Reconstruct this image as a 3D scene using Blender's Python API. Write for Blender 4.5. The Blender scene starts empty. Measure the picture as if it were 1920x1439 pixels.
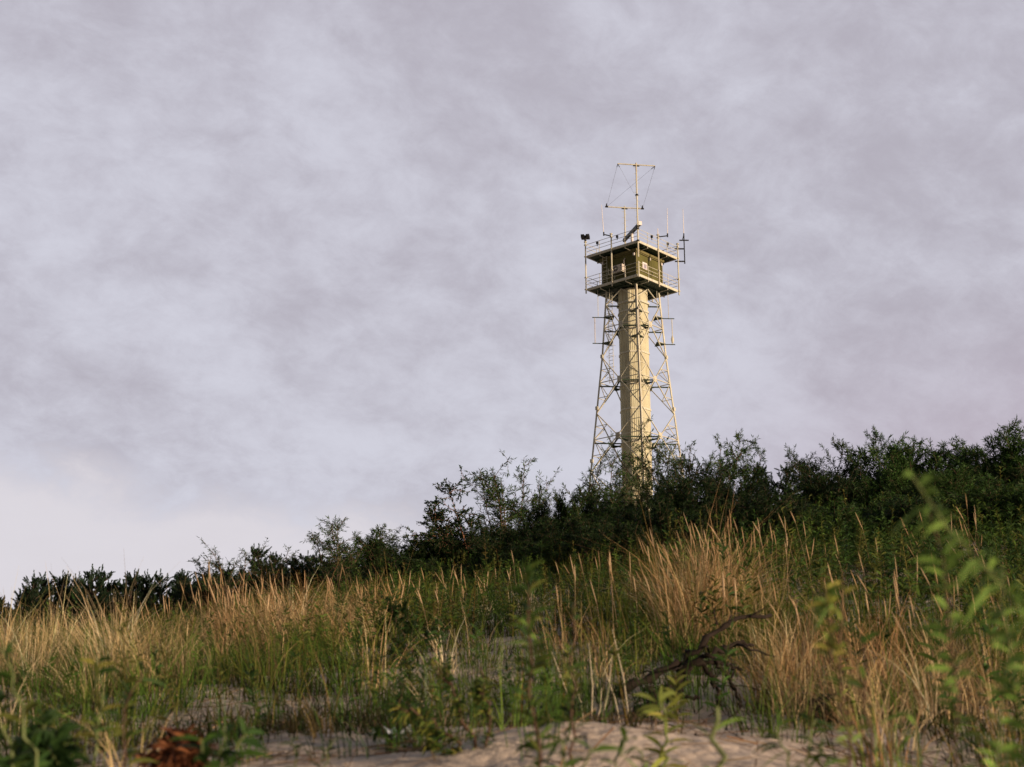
import bpy, math
import numpy as np

rng = np.random.default_rng(11)
SC = bpy.context.scene
COL = SC.collection
R = math.radians

# ------------------------------------------------------------------ camera model (photo frame 1920 x 1439)
F = 2761.0
PITCH = R(16.03)
CP, SP = math.cos(PITCH), math.sin(PITCH)
EYE = 1.5                                     # eye height above the beach


def elev_tan(py):
    cy = 719.5 - np.asarray(py, float)
    return (F * SP + cy * CP) / (F * CP - cy * SP)


def at(px, py, d):
    """world point on the sight line of a photo position at ground distance d"""
    cy = 719.5 - py
    yc = F * CP - cy * SP
    return np.array([(px - 960.0) * d / yc, d, EYE + elev_tan(py) * d])


cam_d = bpy.data.cameras.new('camera')
cam = bpy.data.objects.new('camera', cam_d)
COL.objects.link(cam)
cam.location = (0, 0, EYE)
cam.rotation_euler = (math.pi / 2 + PITCH, 0, 0)
cam_d.sensor_width = 43.8
cam_d.lens = 43.8 * F / 1920.0
cam_d.clip_start = 0.05
cam_d.clip_end = 6000
cam_d.dof.use_dof = True
cam_d.dof.focus_distance = 48.0
cam_d.dof.aperture_fstop = 5.6
SC.camera = cam

# ------------------------------------------------------------------ terrain
GPX = np.array([-400, 0, 240, 480, 720, 960, 1200, 1440, 1680, 1920, 2320], float)
GD = np.array([3.5, 4.5, 5.5, 6.5, 7.5, 9, 11, 13, 16, 19, 22, 26, 32], float)
GPY = np.array([
    [1560] * 11,
    [1480, 1480, 1475, 1470, 1480, 1462, 1450, 1455, 1470, 1480, 1490],
    [1435, 1430, 1425, 1415, 1425, 1418, 1395, 1395, 1420, 1435, 1440],
    [1395, 1390, 1385, 1370, 1390, 1388, 1375, 1365, 1378, 1395, 1400],
    [1352, 1347, 1342, 1335, 1350, 1340, 1335, 1325, 1328, 1345, 1350],
    [1310, 1305, 1295, 1280, 1290, 1265, 1258, 1260, 1255, 1260, 1260],
    [1285, 1275, 1264, 1242, 1228, 1200, 1185, 1195, 1190, 1185, 1185],
    [1266, 1256, 1244, 1212, 1188, 1160, 1150, 1148, 1140, 1130, 1120],
    [1251, 1242, 1224, 1187, 1150, 1120, 1105, 1090, 1075, 1060, 1040],
    [1244, 1236, 1214, 1170, 1125, 1093, 1070, 1050, 1030, 1010, 985],
    [1241, 1234, 1210, 1160, 1110, 1075, 1045, 1020, 995, 975, 945],
    [1248, 1241, 1216, 1162, 1108, 1065, 1030, 1000, 975, 955, 920],
    [1276, 1271, 1244, 1187, 1125, 1070, 1030, 995, 970, 950, 915]], float)
ZT = elev_tan(GPY) * GD[:, None]
UX = np.linspace(-1.0, 1.0, 161)              # u = x / y
DY = np.linspace(3.5, 32.0, 286)
_px = 960 + 2804 * UX
_tmp = np.array([np.interp(_px, GPX, row) for row in ZT])
_fine = np.array([np.interp(DY, GD, _tmp[:, k]) for k in range(len(UX))]).T
for _ in range(5):
    p = np.pad(_fine, 3, mode='edge')
    _fine = sum(p[3:-3, k:k + _fine.shape[1]] for k in range(7)) / 7
    p = np.pad(_fine, ((4, 4), (0, 0)), mode='reflect', reflect_type='odd')
    _fine = sum(p[k:k + _fine.shape[0]] for k in range(9)) / 9


def vnoise(x, y, seed=0):
    xi, yi = np.floor(x).astype(int), np.floor(y).astype(int)
    fx, fy = x - xi, y - yi
    fx, fy = fx * fx * (3 - 2 * fx), fy * fy * (3 - 2 * fy)

    def h(a, b):
        n = (a * 374761393 + b * 668265263 + seed * 974634777) & 0x7fffffff
        n = ((n ^ (n >> 13)) * 1274126177) & 0x7fffffff
        return ((n ^ (n >> 16)) & 0xffff) / 65535.0
    a = h(xi, yi) * (1 - fx) + h(xi + 1, yi) * fx
    b = h(xi, yi + 1) * (1 - fx) + h(xi + 1, yi + 1) * fx
    return a * (1 - fy) + b * fy - 0.5


def H(x, y):
    """ground height (world z)"""
    x, y = np.asarray(x, float), np.asarray(y, float)
    yy = np.clip(y, 3.5, 32.0)
    u = np.clip(x / yy, -1, 1)
    fu = (u + 1) / 2 * (len(UX) - 1)
    fd = (yy - 3.5) / 28.5 * (len(DY) - 1)
    i = np.clip(fu.astype(int), 0, len(UX) - 2)
    j = np.clip(fd.astype(int), 0, len(DY) - 2)
    a, b = fu - i, fd - j
    z = (_fine[j, i] * (1 - a) + _fine[j, i + 1] * a) * (1 - b) + (_fine[j + 1, i] * (1 - a) + _fine[j + 1, i + 1] * a) * b
    t = np.clip((y - 32) / 60.0, 0, 1)
    t = t * t * (3 - 2 * t)
    z = z * (1 - t) + 9.0 * t
    z = np.where(y < 3.5, np.maximum(-EYE, z - (3.5 - y) * 0.34), z)
    near = np.clip((y - 2) / 3, 0, 1) * np.clip((40 - y) / 10, 0, 1)
    z = z + near * (0.12 * vnoise(x * 0.55, y * 0.55, 1) + 0.07 * vnoise(x * 1.6, y * 1.6, 2) + 0.035 * vnoise(x * 4.5, y * 4.5, 3))
    # a small wind-cut sand lip in the foreground
    z = z + 0.09 * np.exp(-(((x - 0.12) / 0.42) ** 2 + ((y - 4.75) / 0.30) ** 2))
    return z + EYE


# ------------------------------------------------------------------ materials
def new_mat(name):
    m = bpy.data.materials.new(name)
    m.use_nodes = True
    nt = m.node_tree
    b = nt.nodes['Principled BSDF']
    return m, nt, b


def N(nt, kind, **kw):
    n = nt.nodes.new(kind)
    for k, v in kw.items():
        setattr(n, k, v)
    return n


def paint(name, rgb, rough=0.55, wear=0.15, stain=None, scale=3.0, metal=0.0):
    m, nt, b = new_mat(name)
    tc = N(nt, 'ShaderNodeTexCoord')
    no = N(nt, 'ShaderNodeTexNoise')
    no.inputs['Scale'].default_value = scale
    no.inputs['Detail'].default_value = 6
    no.inputs['Roughness'].default_value = 0.65
    nt.links.new(tc.outputs['Object'], no.inputs['Vector'])
    ra = N(nt, 'ShaderNodeValToRGB')
    ra.color_ramp.elements[0].position = 0.3
    ra.color_ramp.elements[1].position = 0.7
    ra.color_ramp.elements[0].color = (*[c * (1 - wear) for c in rgb], 1)
    ra.color_ramp.elements[1].color = (*[min(1, c * (1 + wear)) for c in rgb], 1)
    nt.links.new(no.outputs['Fac'], ra.inputs['Fac'])
    out = ra.outputs['Color']
    if stain:
        mp = N(nt, 'ShaderNodeMapping')
        mp.inputs['Scale'].default_value = (7, 7, 0.35)
        nt.links.new(tc.outputs['Object'], mp.inputs['Vector'])
        n2 = N(nt, 'ShaderNodeTexNoise')
        n2.inputs['Scale'].default_value = 1.6
        n2.inputs['Detail'].default_value = 5
        nt.links.new(mp.outputs['Vector'], n2.inputs['Vector'])
        r2 = N(nt, 'ShaderNodeValToRGB')
        r2.color_ramp.elements[0].position = 0.5
        r2.color_ramp.elements[1].position = 0.75
        r2.color_ramp.elements[1].color = (0.75, 0.75, 0.75, 1)
        nt.links.new(n2.outputs['Fac'], r2.inputs['Fac'])
        mx = N(nt, 'ShaderNodeMixRGB')
        mx.inputs['Color2'].default_value = (*stain, 1)
        nt.links.new(r2.outputs['Color'], mx.inputs['Fac'])
        nt.links.new(out, mx.inputs['Color1'])
        out = mx.outputs['Color']
    nt.links.new(out, b.inputs['Base Color'])
    b.inputs['Roughness'].default_value = rough
    b.inputs['Metallic'].default_value = metal
    b.inputs['Specular IOR Level'].default_value = 0.22
    return m


def leafmat(name, trans=0.25, rough=0.55, gain=1.0, spec=0.08):
    """colour of each blade or leaf comes from its own tint attribute"""
    m, nt, b = new_mat(name)
    at_ = N(nt, 'ShaderNodeAttribute', attribute_name='tint')
    out = at_.outputs['Color']
    oi = N(nt, 'ShaderNodeObjectInfo')
    hs = N(nt, 'ShaderNodeHueSaturation')
    mr = N(nt, 'ShaderNodeMapRange')
    mr.inputs['To Min'].default_value = 0.8 * gain
    mr.inputs['To Max'].default_value = 1.2 * gain
    nt.links.new(oi.outputs['Random'], mr.inputs['Value'])
    nt.links.new(mr.outputs['Result'], hs.inputs['Value'])
    nt.links.new(out, hs.inputs['Color'])
    nt.links.new(hs.outputs['Color'], b.inputs['Base Color'])
    b.inputs['Roughness'].default_value = rough
    b.inputs['Specular IOR Level'].default_value = spec
    tr = N(nt, 'ShaderNodeBsdfTranslucent')
    nt.links.new(hs.outputs['Color'], tr.inputs['Color'])
    mx = N(nt, 'ShaderNodeMixShader')
    mx.inputs['Fac'].default_value = trans
    nt.links.new(b.outputs['BSDF'], mx.inputs[1])
    nt.links.new(tr.outputs['BSDF'], mx.inputs[2])
    nt.links.new(mx.outputs['Shader'], nt.nodes['Material Output'].inputs['Surface'])
    return m


M = dict(
    steel=paint('pale_green_steel_paint', (0.54, 0.55, 0.45), 0.5, 0.12, stain=(0.30, 0.20, 0.09), scale=2.5),
    shaft=paint('pale_green_shaft_paint', (0.53, 0.53, 0.385), 0.55, 0.10, stain=(0.30, 0.22, 0.10), scale=1.2),
    cabin=paint('dark_green_cabin_paint', (0.096, 0.096, 0.027), 0.6, 0.2, scale=1.5),
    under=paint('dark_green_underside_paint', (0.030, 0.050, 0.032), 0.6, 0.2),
    fascia=paint('olive_fascia_paint', (0.14, 0.13, 0.055), 0.55, 0.15),
    black=paint('black_metal', (0.02, 0.022, 0.022), 0.5, 0.2),
    radar=paint('grey_green_radar_housing', (0.016, 0.027, 0.019), 0.45, 0.1),
    white=paint('white_plastic', (0.72, 0.70, 0.68), 0.4, 0.06),
    acbody=paint('off_white_sheet_metal', (0.50, 0.47, 0.43), 0.45, 0.15),
    print=paint('faded_blue_print', (0.36, 0.35, 0.44), 0.5, 0.15, scale=9),
    wire=paint('grey_wire', (0.16, 0.16, 0.17), 0.5, 0.1),
    bark=paint('willow_bark', (0.11, 0.075, 0.05), 0.85, 0.35, scale=14),
    redbark=paint('reddish_bark', (0.24, 0.12, 0.075), 0.85, 0.3, scale=14),
    pinebark=paint('pine_bark', (0.075, 0.055, 0.04), 0.9, 0.35, scale=14),
    drift=paint('weathered_driftwood', (0.018, 0.013, 0.010), 0.9, 0.5, scale=12),
    stem=paint('brown_stem', (0.075, 0.045, 0.030), 0.7, 0.3, scale=20),
    greenstem=paint('green_stem', (0.13, 0.17, 0.06), 0.6, 0.3, scale=20),
    reed=paint('bleached_reed', (0.36, 0.33, 0.24), 0.6, 0.2, scale=20),
    litter=paint('pale_blue_plastic', (0.42, 0.48, 0.56), 0.4, 0.1),
    stone=paint('dark_bark_chip', (0.025, 0.02, 0.018), 0.9, 0.4, scale=20),
    grass=leafmat('grass_blade', 0.22, 0.7),
    leaf=leafmat('willow_leaf', 0.22, 0.55, 1.0, 0.14),
    weed=leafmat('weed_leaf', 0.28, 0.55),
    needle=leafmat('pine_needle', 0.08, 0.55),
)


def sand_material():
    m, nt, b = new_mat('pale_dune_sand')
    tc = N(nt, 'ShaderNodeTexCoord')
    n1 = N(nt, 'ShaderNodeTexNoise')
    n1.inputs['Scale'].default_value = 1.3
    n1.inputs['Detail'].default_value = 8
    n1.inputs['Roughness'].default_value = 0.7
    nt.links.new(tc.outputs['Object'], n1.inputs['Vector'])
    r1 = N(nt, 'ShaderNodeValToRGB')
    r1.color_ramp.elements[0].position = 0.3
    r1.color_ramp.elements[0].color = (0.46, 0.395, 0.325, 1)
    r1.color_ramp.elements[1].position = 0.7
    r1.color_ramp.elements[1].color = (0.60, 0.53, 0.455, 1)
    nt.links.new(n1.outputs['Fac'], r1.inputs['Fac'])
    n2 = N(nt, 'ShaderNodeTexNoise')
    n2.inputs['Scale'].default_value = 38
    n2.inputs['Detail'].default_value = 4
    nt.links.new(tc.outputs['Object'], n2.inputs['Vector'])
    r2 = N(nt, 'ShaderNodeValToRGB')
    r2.color_ramp.elements[0].position = 0.26
    r2.color_ramp.elements[0].color = (0.30, 0.22, 0.16, 1)
    r2.color_ramp.elements[1].position = 0.42
    r2.color_ramp.elements[1].color = (1, 1, 1, 1)
    nt.links.new(n2.outputs['Fac'], r2.inputs['Fac'])
    mx = N(nt, 'ShaderNodeMixRGB', blend_type='MULTIPLY')
    mx.inputs['Fac'].default_value = 0.8
    nt.links.new(r1.outputs['Color'], mx.inputs['Color1'])
    nt.links.new(r2.outputs['Color'], mx.inputs['Color2'])
    nt.links.new(mx.outputs['Color'], b.inputs['Base Color'])
    b.inputs['Roughness'].default_value = 0.95
    b.inputs['Specular IOR Level'].default_value = 0.1
    n3 = N(nt, 'ShaderNodeTexNoise')
    n3.inputs['Scale'].default_value = 9
    n3.inputs['Detail'].default_value = 10
    nt.links.new(tc.outputs['Object'], n3.inputs['Vector'])
    bp = N(nt, 'ShaderNodeBump')
    bp.inputs['Strength'].default_value = 0.7
    bp.inputs['Distance'].default_value = 0.05
    nt.links.new(n3.outputs['Fac'], bp.inputs['Height'])
    nt.links.new(bp.outputs['Normal'], b.inputs['Normal'])
    return m


M['sand'] = sand_material()


# ------------------------------------------------------------------ mesh helpers
def tag(o, label=None, cat=None, group=None, kind=None):
    for k, v in (('label', label), ('category', cat), ('group', group), ('kind', kind)):
        if v:
            o[k] = v
    return o


def link(o, parent=None):
    COL.objects.link(o)
    if parent is not None:
        o.parent = parent
    return o


def empty(name, loc=(0, 0, 0), rz=0.0, parent=None):
    o = bpy.data.objects.new(name, None)
    o.location = loc
    o.rotation_euler = (0, 0, rz)
    o.empty_display_size = 0.3
    return link(o, parent)


def mesh_np(name, V, quads, mat, parent=None, tint=None, smooth=False, tris=None):
    V = np.asarray(V, np.float32)
    me = bpy.data.meshes.new(name)
    me.vertices.add(len(V))
    me.vertices.foreach_set('co', V.ravel())
    q = np.asarray(quads, np.int32).reshape(-1, 4)
    loops = [q.ravel()]
    sizes = [np.full(len(q), 4, np.int32)]
    if tris is not None and len(tris):
        t = np.asarray(tris, np.int32).reshape(-1, 3)
        loops.append(t.ravel())
        sizes.append(np.full(len(t), 3, np.int32))
    lv = np.concatenate(loops)
    sz = np.concatenate(sizes)
    me.loops.add(len(lv))
    me.loops.foreach_set('vertex_index', lv)
    me.polygons.add(len(sz))
    me.polygons.foreach_set('loop_start', np.concatenate([[0], np.cumsum(sz)[:-1]]).astype(np.int32))
    me.polygons.foreach_set('loop_total', sz)
    if smooth:
        me.polygons.foreach_set('use_smooth', np.ones(len(sz), bool))
    if tint is not None:
        a = me.attributes.new('tint', 'FLOAT_COLOR', 'POINT')
        c = np.ones((len(V), 4), np.float32)
        c[:, :3] = tint
        a.data.foreach_set('color', c.ravel())
    me.update(calc_edges=True)
    me.materials.append(mat)
    return link(bpy.data.objects.new(name, me), parent)


class MB:
    """collects shapes that become ONE mesh object"""

    def __init__(self):
        self.v, self.f = [], []

    def add(self, vs, fs):
        o = len(self.v)
        self.v += [tuple(map(float, p)) for p in vs]
        self.f += [tuple(i + o for i in f) for f in fs]
        return self

    def box(self, c, s, rot=None):
        c, s = np.array(c, float), np.array(s, float) / 2
        p = np.array([[x, y, z] for x in (-1, 1) for y in (-1, 1) for z in (-1, 1)], float) * s
        if rot is not None:
            p = p @ np.asarray(rot).T
        return self.add(p + c, [(0, 1, 3, 2), (4, 6, 7, 5), (0, 4, 5, 1), (2, 3, 7, 6), (0, 2, 6, 4), (1, 5, 7, 3)])

    def bar(self, a, b, w, h=None, up=(0, 0, 1)):
        """rectangular bar from a to b"""
        a, b = np.array(a, float), np.array(b, float)
        h = h or w
        d = b - a
        L = np.linalg.norm(d)
        d /= L
        s = np.cross(d, up)
        if np.linalg.norm(s) < 1e-4:
            s = np.cross(d, (1, 0, 0))
        s /= np.linalg.norm(s)
        t = np.cross(s, d)
        return self.box((a + b) / 2, (L, w, h), np.stack([d, s, t], 1))

    def tube(self, pts, rad, n=6, cap=True):
        pts = np.array(pts, float)
        rad = np.broadcast_to(np.asarray(rad, float), (len(pts),))
        vs, fs = [], []
        prev = None
        for i, p in enumerate(pts):
            d = pts[min(i + 1, len(pts) - 1)] - pts[max(i - 1, 0)]
            d = d / (np.linalg.norm(d) + 1e-9)
            if prev is None:
                s = np.cross(d, (0.31, 0.11, 1.0)) if abs(d[2]) < 0.95 else np.cross(d, (1, 0.1, 0))
            else:
                s = prev - d * prev.dot(d)
            s = s / (np.linalg.norm(s) + 1e-9)
            prev = s
            t = np.cross(d, s)
            for k in range(n):
                a = 2 * math.pi * k / n
                vs.append(p + rad[i] * (math.cos(a) * s + math.sin(a) * t))
        for i in range(len(pts) - 1):
            for k in range(n):
                k2 = (k + 1) % n
                fs.append((i * n + k, i * n + k2, (i + 1) * n + k2, (i + 1) * n + k))
        if cap:
            fs.append(tuple(range(n))[::-1])
            fs.append(tuple((len(pts) - 1) * n + k for k in range(n)))
        return self.add(vs, fs)

    def prism(self, poly, z0, z1):
        n = len(poly)
        vs = [(x, y, z0) for x, y in poly] + [(x, y, z1) for x, y in poly]
        fs = [(k, (k + 1) % n, n + (k + 1) % n, n + k) for k in range(n)]
        return self.add(vs, fs + [tuple(range(n))[::-1], tuple(range(n, 2 * n))])

    def build(self, name, mat, parent=None, smooth=False):
        me = bpy.data.meshes.new(name)
        me.from_pydata(self.v, [], self.f)
        if smooth:
            me.polygons.foreach_set('use_smooth', np.ones(len(me.polygons), bool))
        me.materials.append(mat)
        me.update()
        return link(bpy.data.objects.new(name, me), parent)


def copy_tree(o, parent=None):
    c = o.copy()
    link(c, parent)
    for ch in list(o.children):
        copy_tree(ch, c)
    return c


# ------------------------------------------------------------------ ground sheet
def axis(parts):
    out = [parts[0][0]]
    for a, b, st in parts:
        n = max(1, int(round((b - a) / st)))
        out += list(a + (b - a) * (np.arange(1, n + 1) / n))
    return np.array(out)


gx = axis([(-1800, -400, 200), (-400, -60, 20), (-60, -20, 2), (-20, -8, 0.4), (-8, 8, 0.09), (8, 20, 0.4), (20, 60, 2), (60, 400, 20), (400, 1800, 200)])
gy = axis([(-600, -60, 60), (-60, -4, 4), (-4, 2.5, 0.5), (2.5, 12, 0.08), (12, 34, 0.3), (34, 120, 3), (120, 400, 30), (400, 2400, 200)])
X, Y = np.meshgrid(gx, gy)
Z = H(X, Y)
nx, ny = len(gx), len(gy)
idx = np.arange(nx * ny).reshape(ny, nx)
quads = np.stack([idx[:-1, :-1], idx[:-1, 1:], idx[1:, 1:], idx[1:, :-1]], -1).reshape(-1, 4)
g = mesh_np('ground', np.stack([X, Y, Z], -1).reshape(-1, 3), quads, M['sand'], smooth=True)
tag(g, 'pale pinkish dune sand rising from the beach', 'ground', kind='structure')

# ------------------------------------------------------------------ THE TOWER
TX, TY, TZ = 9.55, 110.0, 9.0 + EYE - 0.2
ROT = R(-42.1)
cr, sr = math.cos(ROT), math.sin(ROT)
tower = empty('observation_tower', (TX, TY, TZ), ROT)
tag(tower, 'tall lattice observation tower with pale round shaft and dark green cabin on top', 'tower')
S = 5.06
HS = S / 2


def tz(py, lx, ly):
    """local height of what the photo shows at row py above local plan position lx, ly"""
    wy = TY + lx * sr + ly * cr
    return EYE + float(elev_tan(py)) * wy - TZ


def tlat(px, py, lx0, ly0, dx, dy):
    """how far along the plan direction (dx,dy) from lx0,ly0 the photo column px lies"""
    lo, hi = -6.0, 6.0
    for _ in range(50):
        mid = (lo + hi) / 2
        lx, ly = lx0 + dx * mid, ly0 + dy * mid
        wx, wy = TX + lx * cr - ly * sr, TY + lx * sr + ly * cr
        q = 960 + wx / wy * (F * CP - (719.5 - py) * SP)
        sgn = 1 if (dx * cr - dy * sr) > 0 else -1
        if (q - px) * sgn > 0:
            hi = mid
        else:
            lo = mid
    return (lo + hi) / 2


ZL = tz(513.5, HS, -HS)                       # lower deck top
ZR = tz(450.5, HS, -HS)                       # roof deck top
# leg half widths
zA = tz(547, -1.5, -1.5)
zB = tz(669, -1.8, -1.8)
zC = tz(865, -2.5, -2.5)
hA, hB, hC = 1.50, 1.80, 2.46


def hw(z):
    if z >= zB:
        return hB + (hA - hB) * (z - zB) / (zA - zB)
    return hB + (hC - hB) * (zB - z) / (zB - zC)


CORN = [(1, -1), (1, 1), (-1, 1), (-1, -1)]
for sx, sy in CORN:
    b = MB()
    zs = [-0.6, zC, zB, ZL - 0.22]
    for k in range(3):
        p0, p1 = zs[k], zs[k + 1]
        a0, a1 = hw(p0), hw(p1)
        for off in ((-0.055, 0), (0, -0.055)):     # two flanges of an angle section
            w = (0.15, 0.03) if off[0] else (0.03, 0.15)
            c0 = np.array([sx * a0 + sx * off[0], sy * a0 + sy * off[1], p0])
            c1 = np.array([sx * a1 + sx * off[0], sy * a1 + sy * off[1], p1])
            q = []
            for c in (c0, c1):
                for ux, uy in ((-1, -1), (1, -1), (1, 1), (-1, 1)):
                    q.append(c + np.array([ux * w[0] / 2, uy * w[1] / 2, 0]))
            b.add(q, [(0, 1, 5, 4), (1, 2, 6, 5), (2, 3, 7, 6), (3, 0, 4, 7), (3, 2, 1, 0), (4, 5, 6, 7)])
    for zz in (zB, zC, (zB + zC) / 2):
        a = hw(zz)
        b.box((sx * (a - 0.02), sy * (a - 0.02), zz), (0.2, 0.2, 0.28))
    b.build('leg', M['steel'], tower)

# lattice levels
ML = [ZL - 0.35, tz(607.5, 0, -1.65), tz(710, 0, -1.9), tz(816, 0, -2.3)]
LL = [tz(572, -1.5, -1.5), tz(671, -1.8, -1.8), tz(776, -2.1, -2.1)]
dM = ML[2] - ML[3]
while ML[-1] - dM > 0.5:
    ML.append(ML[-1] - dM * 1.02)
while LL[-1] - dM > 0.2:
    LL.append(LL[-1] - dM * 1.02)
LL.append(max(-0.3, LL[-1] - dM))

FACES = [((1, -1), (-1, -1)), ((1, 1), (1, -1)), ((-1, 1), (1, 1)), ((-1, -1), (-1, 1))]
for c0, c1 in FACES:
    b = MB()

    def pt(s, z):                              # s = -1 .. 1 along the face
        a = hw(z) - 0.03
        e0, e1 = np.array(c0, float), np.array(c1, float)
        xy = (e0 * (1 - s) / 2 + e1 * (1 + s) / 2) * a
        return np.array([xy[0], xy[1], z])
    for k, zm in enumerate(ML):
        m = pt(0, zm)
        nb = []
        if k > 0:
            nb.append(LL[k - 1])
        if k < len(LL):
            nb.append(LL[k])
        for zl in nb:
            for s in (-1, 1):
                l = pt(s, zl)
                b.bar(m, l, 0.07, 0.055)
                if k > 0 and abs(zl - zm) > 1.6:
                    # redundant members that break the long diagonals in half
                    mid = m * 0.5 + l * 0.5
                    b.bar(mid, pt(s, mid[2]), 0.045, 0.04)
                    b.bar(mid, pt(s, zm), 0.045, 0.04)
        if k > 0:
            b.bar(pt(-1, zm), pt(1, zm), 0.07, 0.05)
            n = np.cross(pt(1, zm) - pt(-1, zm), (0, 0, 1))
            n /= np.linalg.norm(n)
            ax = (pt(1, zm) - m) / np.linalg.norm(pt(1, zm) - m)
            b.box(m, (0.42, 0.03, 0.46), np.stack([ax, n, (0, 0, 1)], 1))
    b.build('lattice_brace', M['steel'], tower)

# plan bracing at each mid level: diamond of struts between the face centres and to the shaft
for zm in ML[1:]:
    b = MB()
    a = hw(zm) - 0.06
    mids = [(a, 0), (0, a), (-a, 0), (0, -a)]
    for k in range(4):
        p, q = mids[k], mids[(k + 1) % 4]
        b.bar((*p, zm - 0.09), (*q, zm - 0.09), 0.09, 0.09)
        d = np.array(p) / np.linalg.norm(p)
        b.bar((*p, zm - 0.2), (*(d * 1.02), zm - 0.2), 0.09, 0.11)
    for sx, sy in CORN:
        b.bar((sx * a, sy * a, zm - 0.28), (sx * 0.78, sy * 0.78, zm - 0.28), 0.07, 0.09)
    b.build('plan_bracing', M['under'], tower)
for zm in (LL[0],):
    a = hw(zm) - 0.05
    for sx, sy in CORN:
        MB().bar((sx * a, sy * a, zm - 0.1), (sx * 0.75, sy * 0.75, zm - 0.1), 0.07, 0.1).build('strut', M['under'], tower)

# shaft: eight ribbed sheet-metal facets
AP = 1.085                                     # apothem
facet = 2 * AP * math.tan(R(22.5))


def octo(ap, rib=0.0, nr=7):
    pts = []
    for k in range(8):
        a = R(45 * k)
        n = np.array([math.cos(a), math.sin(a)])
        t = np.array([-n[1], n[0]])
        w = ap * math.tan(R(22.5))
        if rib == 0:
            pts.append(n * ap - t * w)
            continue
        pts.append(n * ap - t * w)
        for j in range(nr):
            s0 = -w + 2 * w * (j + 0.30) / nr
            s1 = -w + 2 * w * (j + 0.42) / nr
            s2 = -w + 2 * w * (j + 0.58) / nr
            s3 = -w + 2 * w * (j + 0.70) / nr
            pts += [n * ap + t * s0, n * (ap + rib) + t * s1, n * (ap + rib) + t * s2, n * ap + t * s3]
    return pts


shaft = MB().prism(octo(AP, 0.026, 6), -0.5, ZL - 0.26).build('shaft', M['shaft'], tower)
for zc, ww in ((tz(567, 0, -1.1), 0.10), (tz(583, 0, -1.1), 0.035), (ML[1] - 0.3, 0.03), (ML[2] - 0.3, 0.03), (ML[3] - 0.3, 0.03), (ML[2] + 2.3, 0.02), (ML[3] + 2.3, 0.02)):
    MB().prism(octo(AP + 0.05 + ww), zc - 0.07, zc + 0.07).build('collar', M['steel'], shaft)

# decks -------------------------------------------------------------


def deck(z, name):
    d = MB()
    d.prism([(HS - .06, -HS + .06), (HS - .06, HS - .06), (-HS + .06, HS - .06), (-HS + .06, -HS + .06)], z - 0.12, z - 0.03)
    o = d.build(name, M['under'], tower)
    r = MB()
    for (x0, y0), (x1, y1) in (((HS, -HS), (HS, HS)), ((HS - .06, HS), (-HS + .06, HS)), ((-HS, HS), (-HS, -HS)), ((-HS + .06, -HS), (HS - .06, -HS))):
        r.bar((x0, y0, z - 0.09), (x1, y1, z - 0.09), 0.08, 0.19)
    r.build('deck_rim', M['steel'], o)
    j = MB()
    for t in (-1.5, -0.5, 0.5, 1.5):
        j.bar((t, -HS + .1, z - 0.18), (t, HS - .1, z - 0.18), 0.07, 0.1)
    for t in (-1.6, 1.6):
        j.bar((-HS + .1, t, z - 0.2), (HS - .1, t, z - 0.2), 0.09, 0.14)
    j.build('joists', M['under'], o)
    for s in (-1, 1):                           # small brackets folded in under the rim
        for t in (-1.25, 1.25):
            for f in (lambda p, q: (p, q), lambda p, q: (q, p)):
                k = MB()
                k.bar((*f(s * (HS - .03), t), z - 0.325), (*f(s * (HS - .03), t), z - 0.1), 0.05)
                k.bar((*f(s * (HS - .03), t), z - 0.30), (*f(s * 1.75, t), z - 0.32), 0.045)
                k.build('bracket', M['steel'], o)
    return o


lower = deck(ZL, 'lower_deck')
roof = deck(ZR, 'roof_deck')


def railing(z, hgt, name):
    b = MB()
    e = HS + 0.015
    for hz in (hgt, hgt * 0.66, hgt * 0.36):
        ring = [(e, -e, z + hz), (e, e, z + hz), (-e, e, z + hz), (-e, -e, z + hz), (e, -e, z + hz)]
        for k in range(4):
            b.tube([ring[k], ring[k + 1]], 0.02, 5)
    for t in (-1.27, 1.27):
        for s in (-1, 1):
            b.tube([(s * e, t, z - 0.2), (s * e, t, z + hgt)], 0.024, 5)
            b.tube([(t, s * e, z - 0.2), (t, s * e, z + hgt)], 0.024, 5)
    b.build(name, M['steel'], tower)


railing(ZL, 0.95, 'railing')
railing(ZR, 0.95, 'railing')

# tall poles outside both decks
E = HS + 0.085
zlow = tz(550, -HS, -HS)
for (px_, py_) in ((-E, -E), (0, -E), (E, 0), (E, E), (0, E), (-E, 0), (-E, E)):
    b = MB()
    b.tube([(px_, py_, ZL - 0.42), (px_, py_, ZR + 1.12)], 0.055, 8)
    b.tube([(px_, py_, ZR + 1.12), (px_, py_, ZR + 1.19)], 0.12, 8)
    for zc in (ZL - 0.09, ZR - 0.09, ZR + 0.9, ZL + 0.9):
        b.box((px_, py_, zc), (0.17, 0.17, 0.08))
    b.build('support_pole', M['steel'], tower)
b = MB()
b.tube([(E, -E, ZL - 0.3), (E, -E, ZL + 0.98)], 0.055, 8)
b.build('support_pole', M['steel'], tower)

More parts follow.
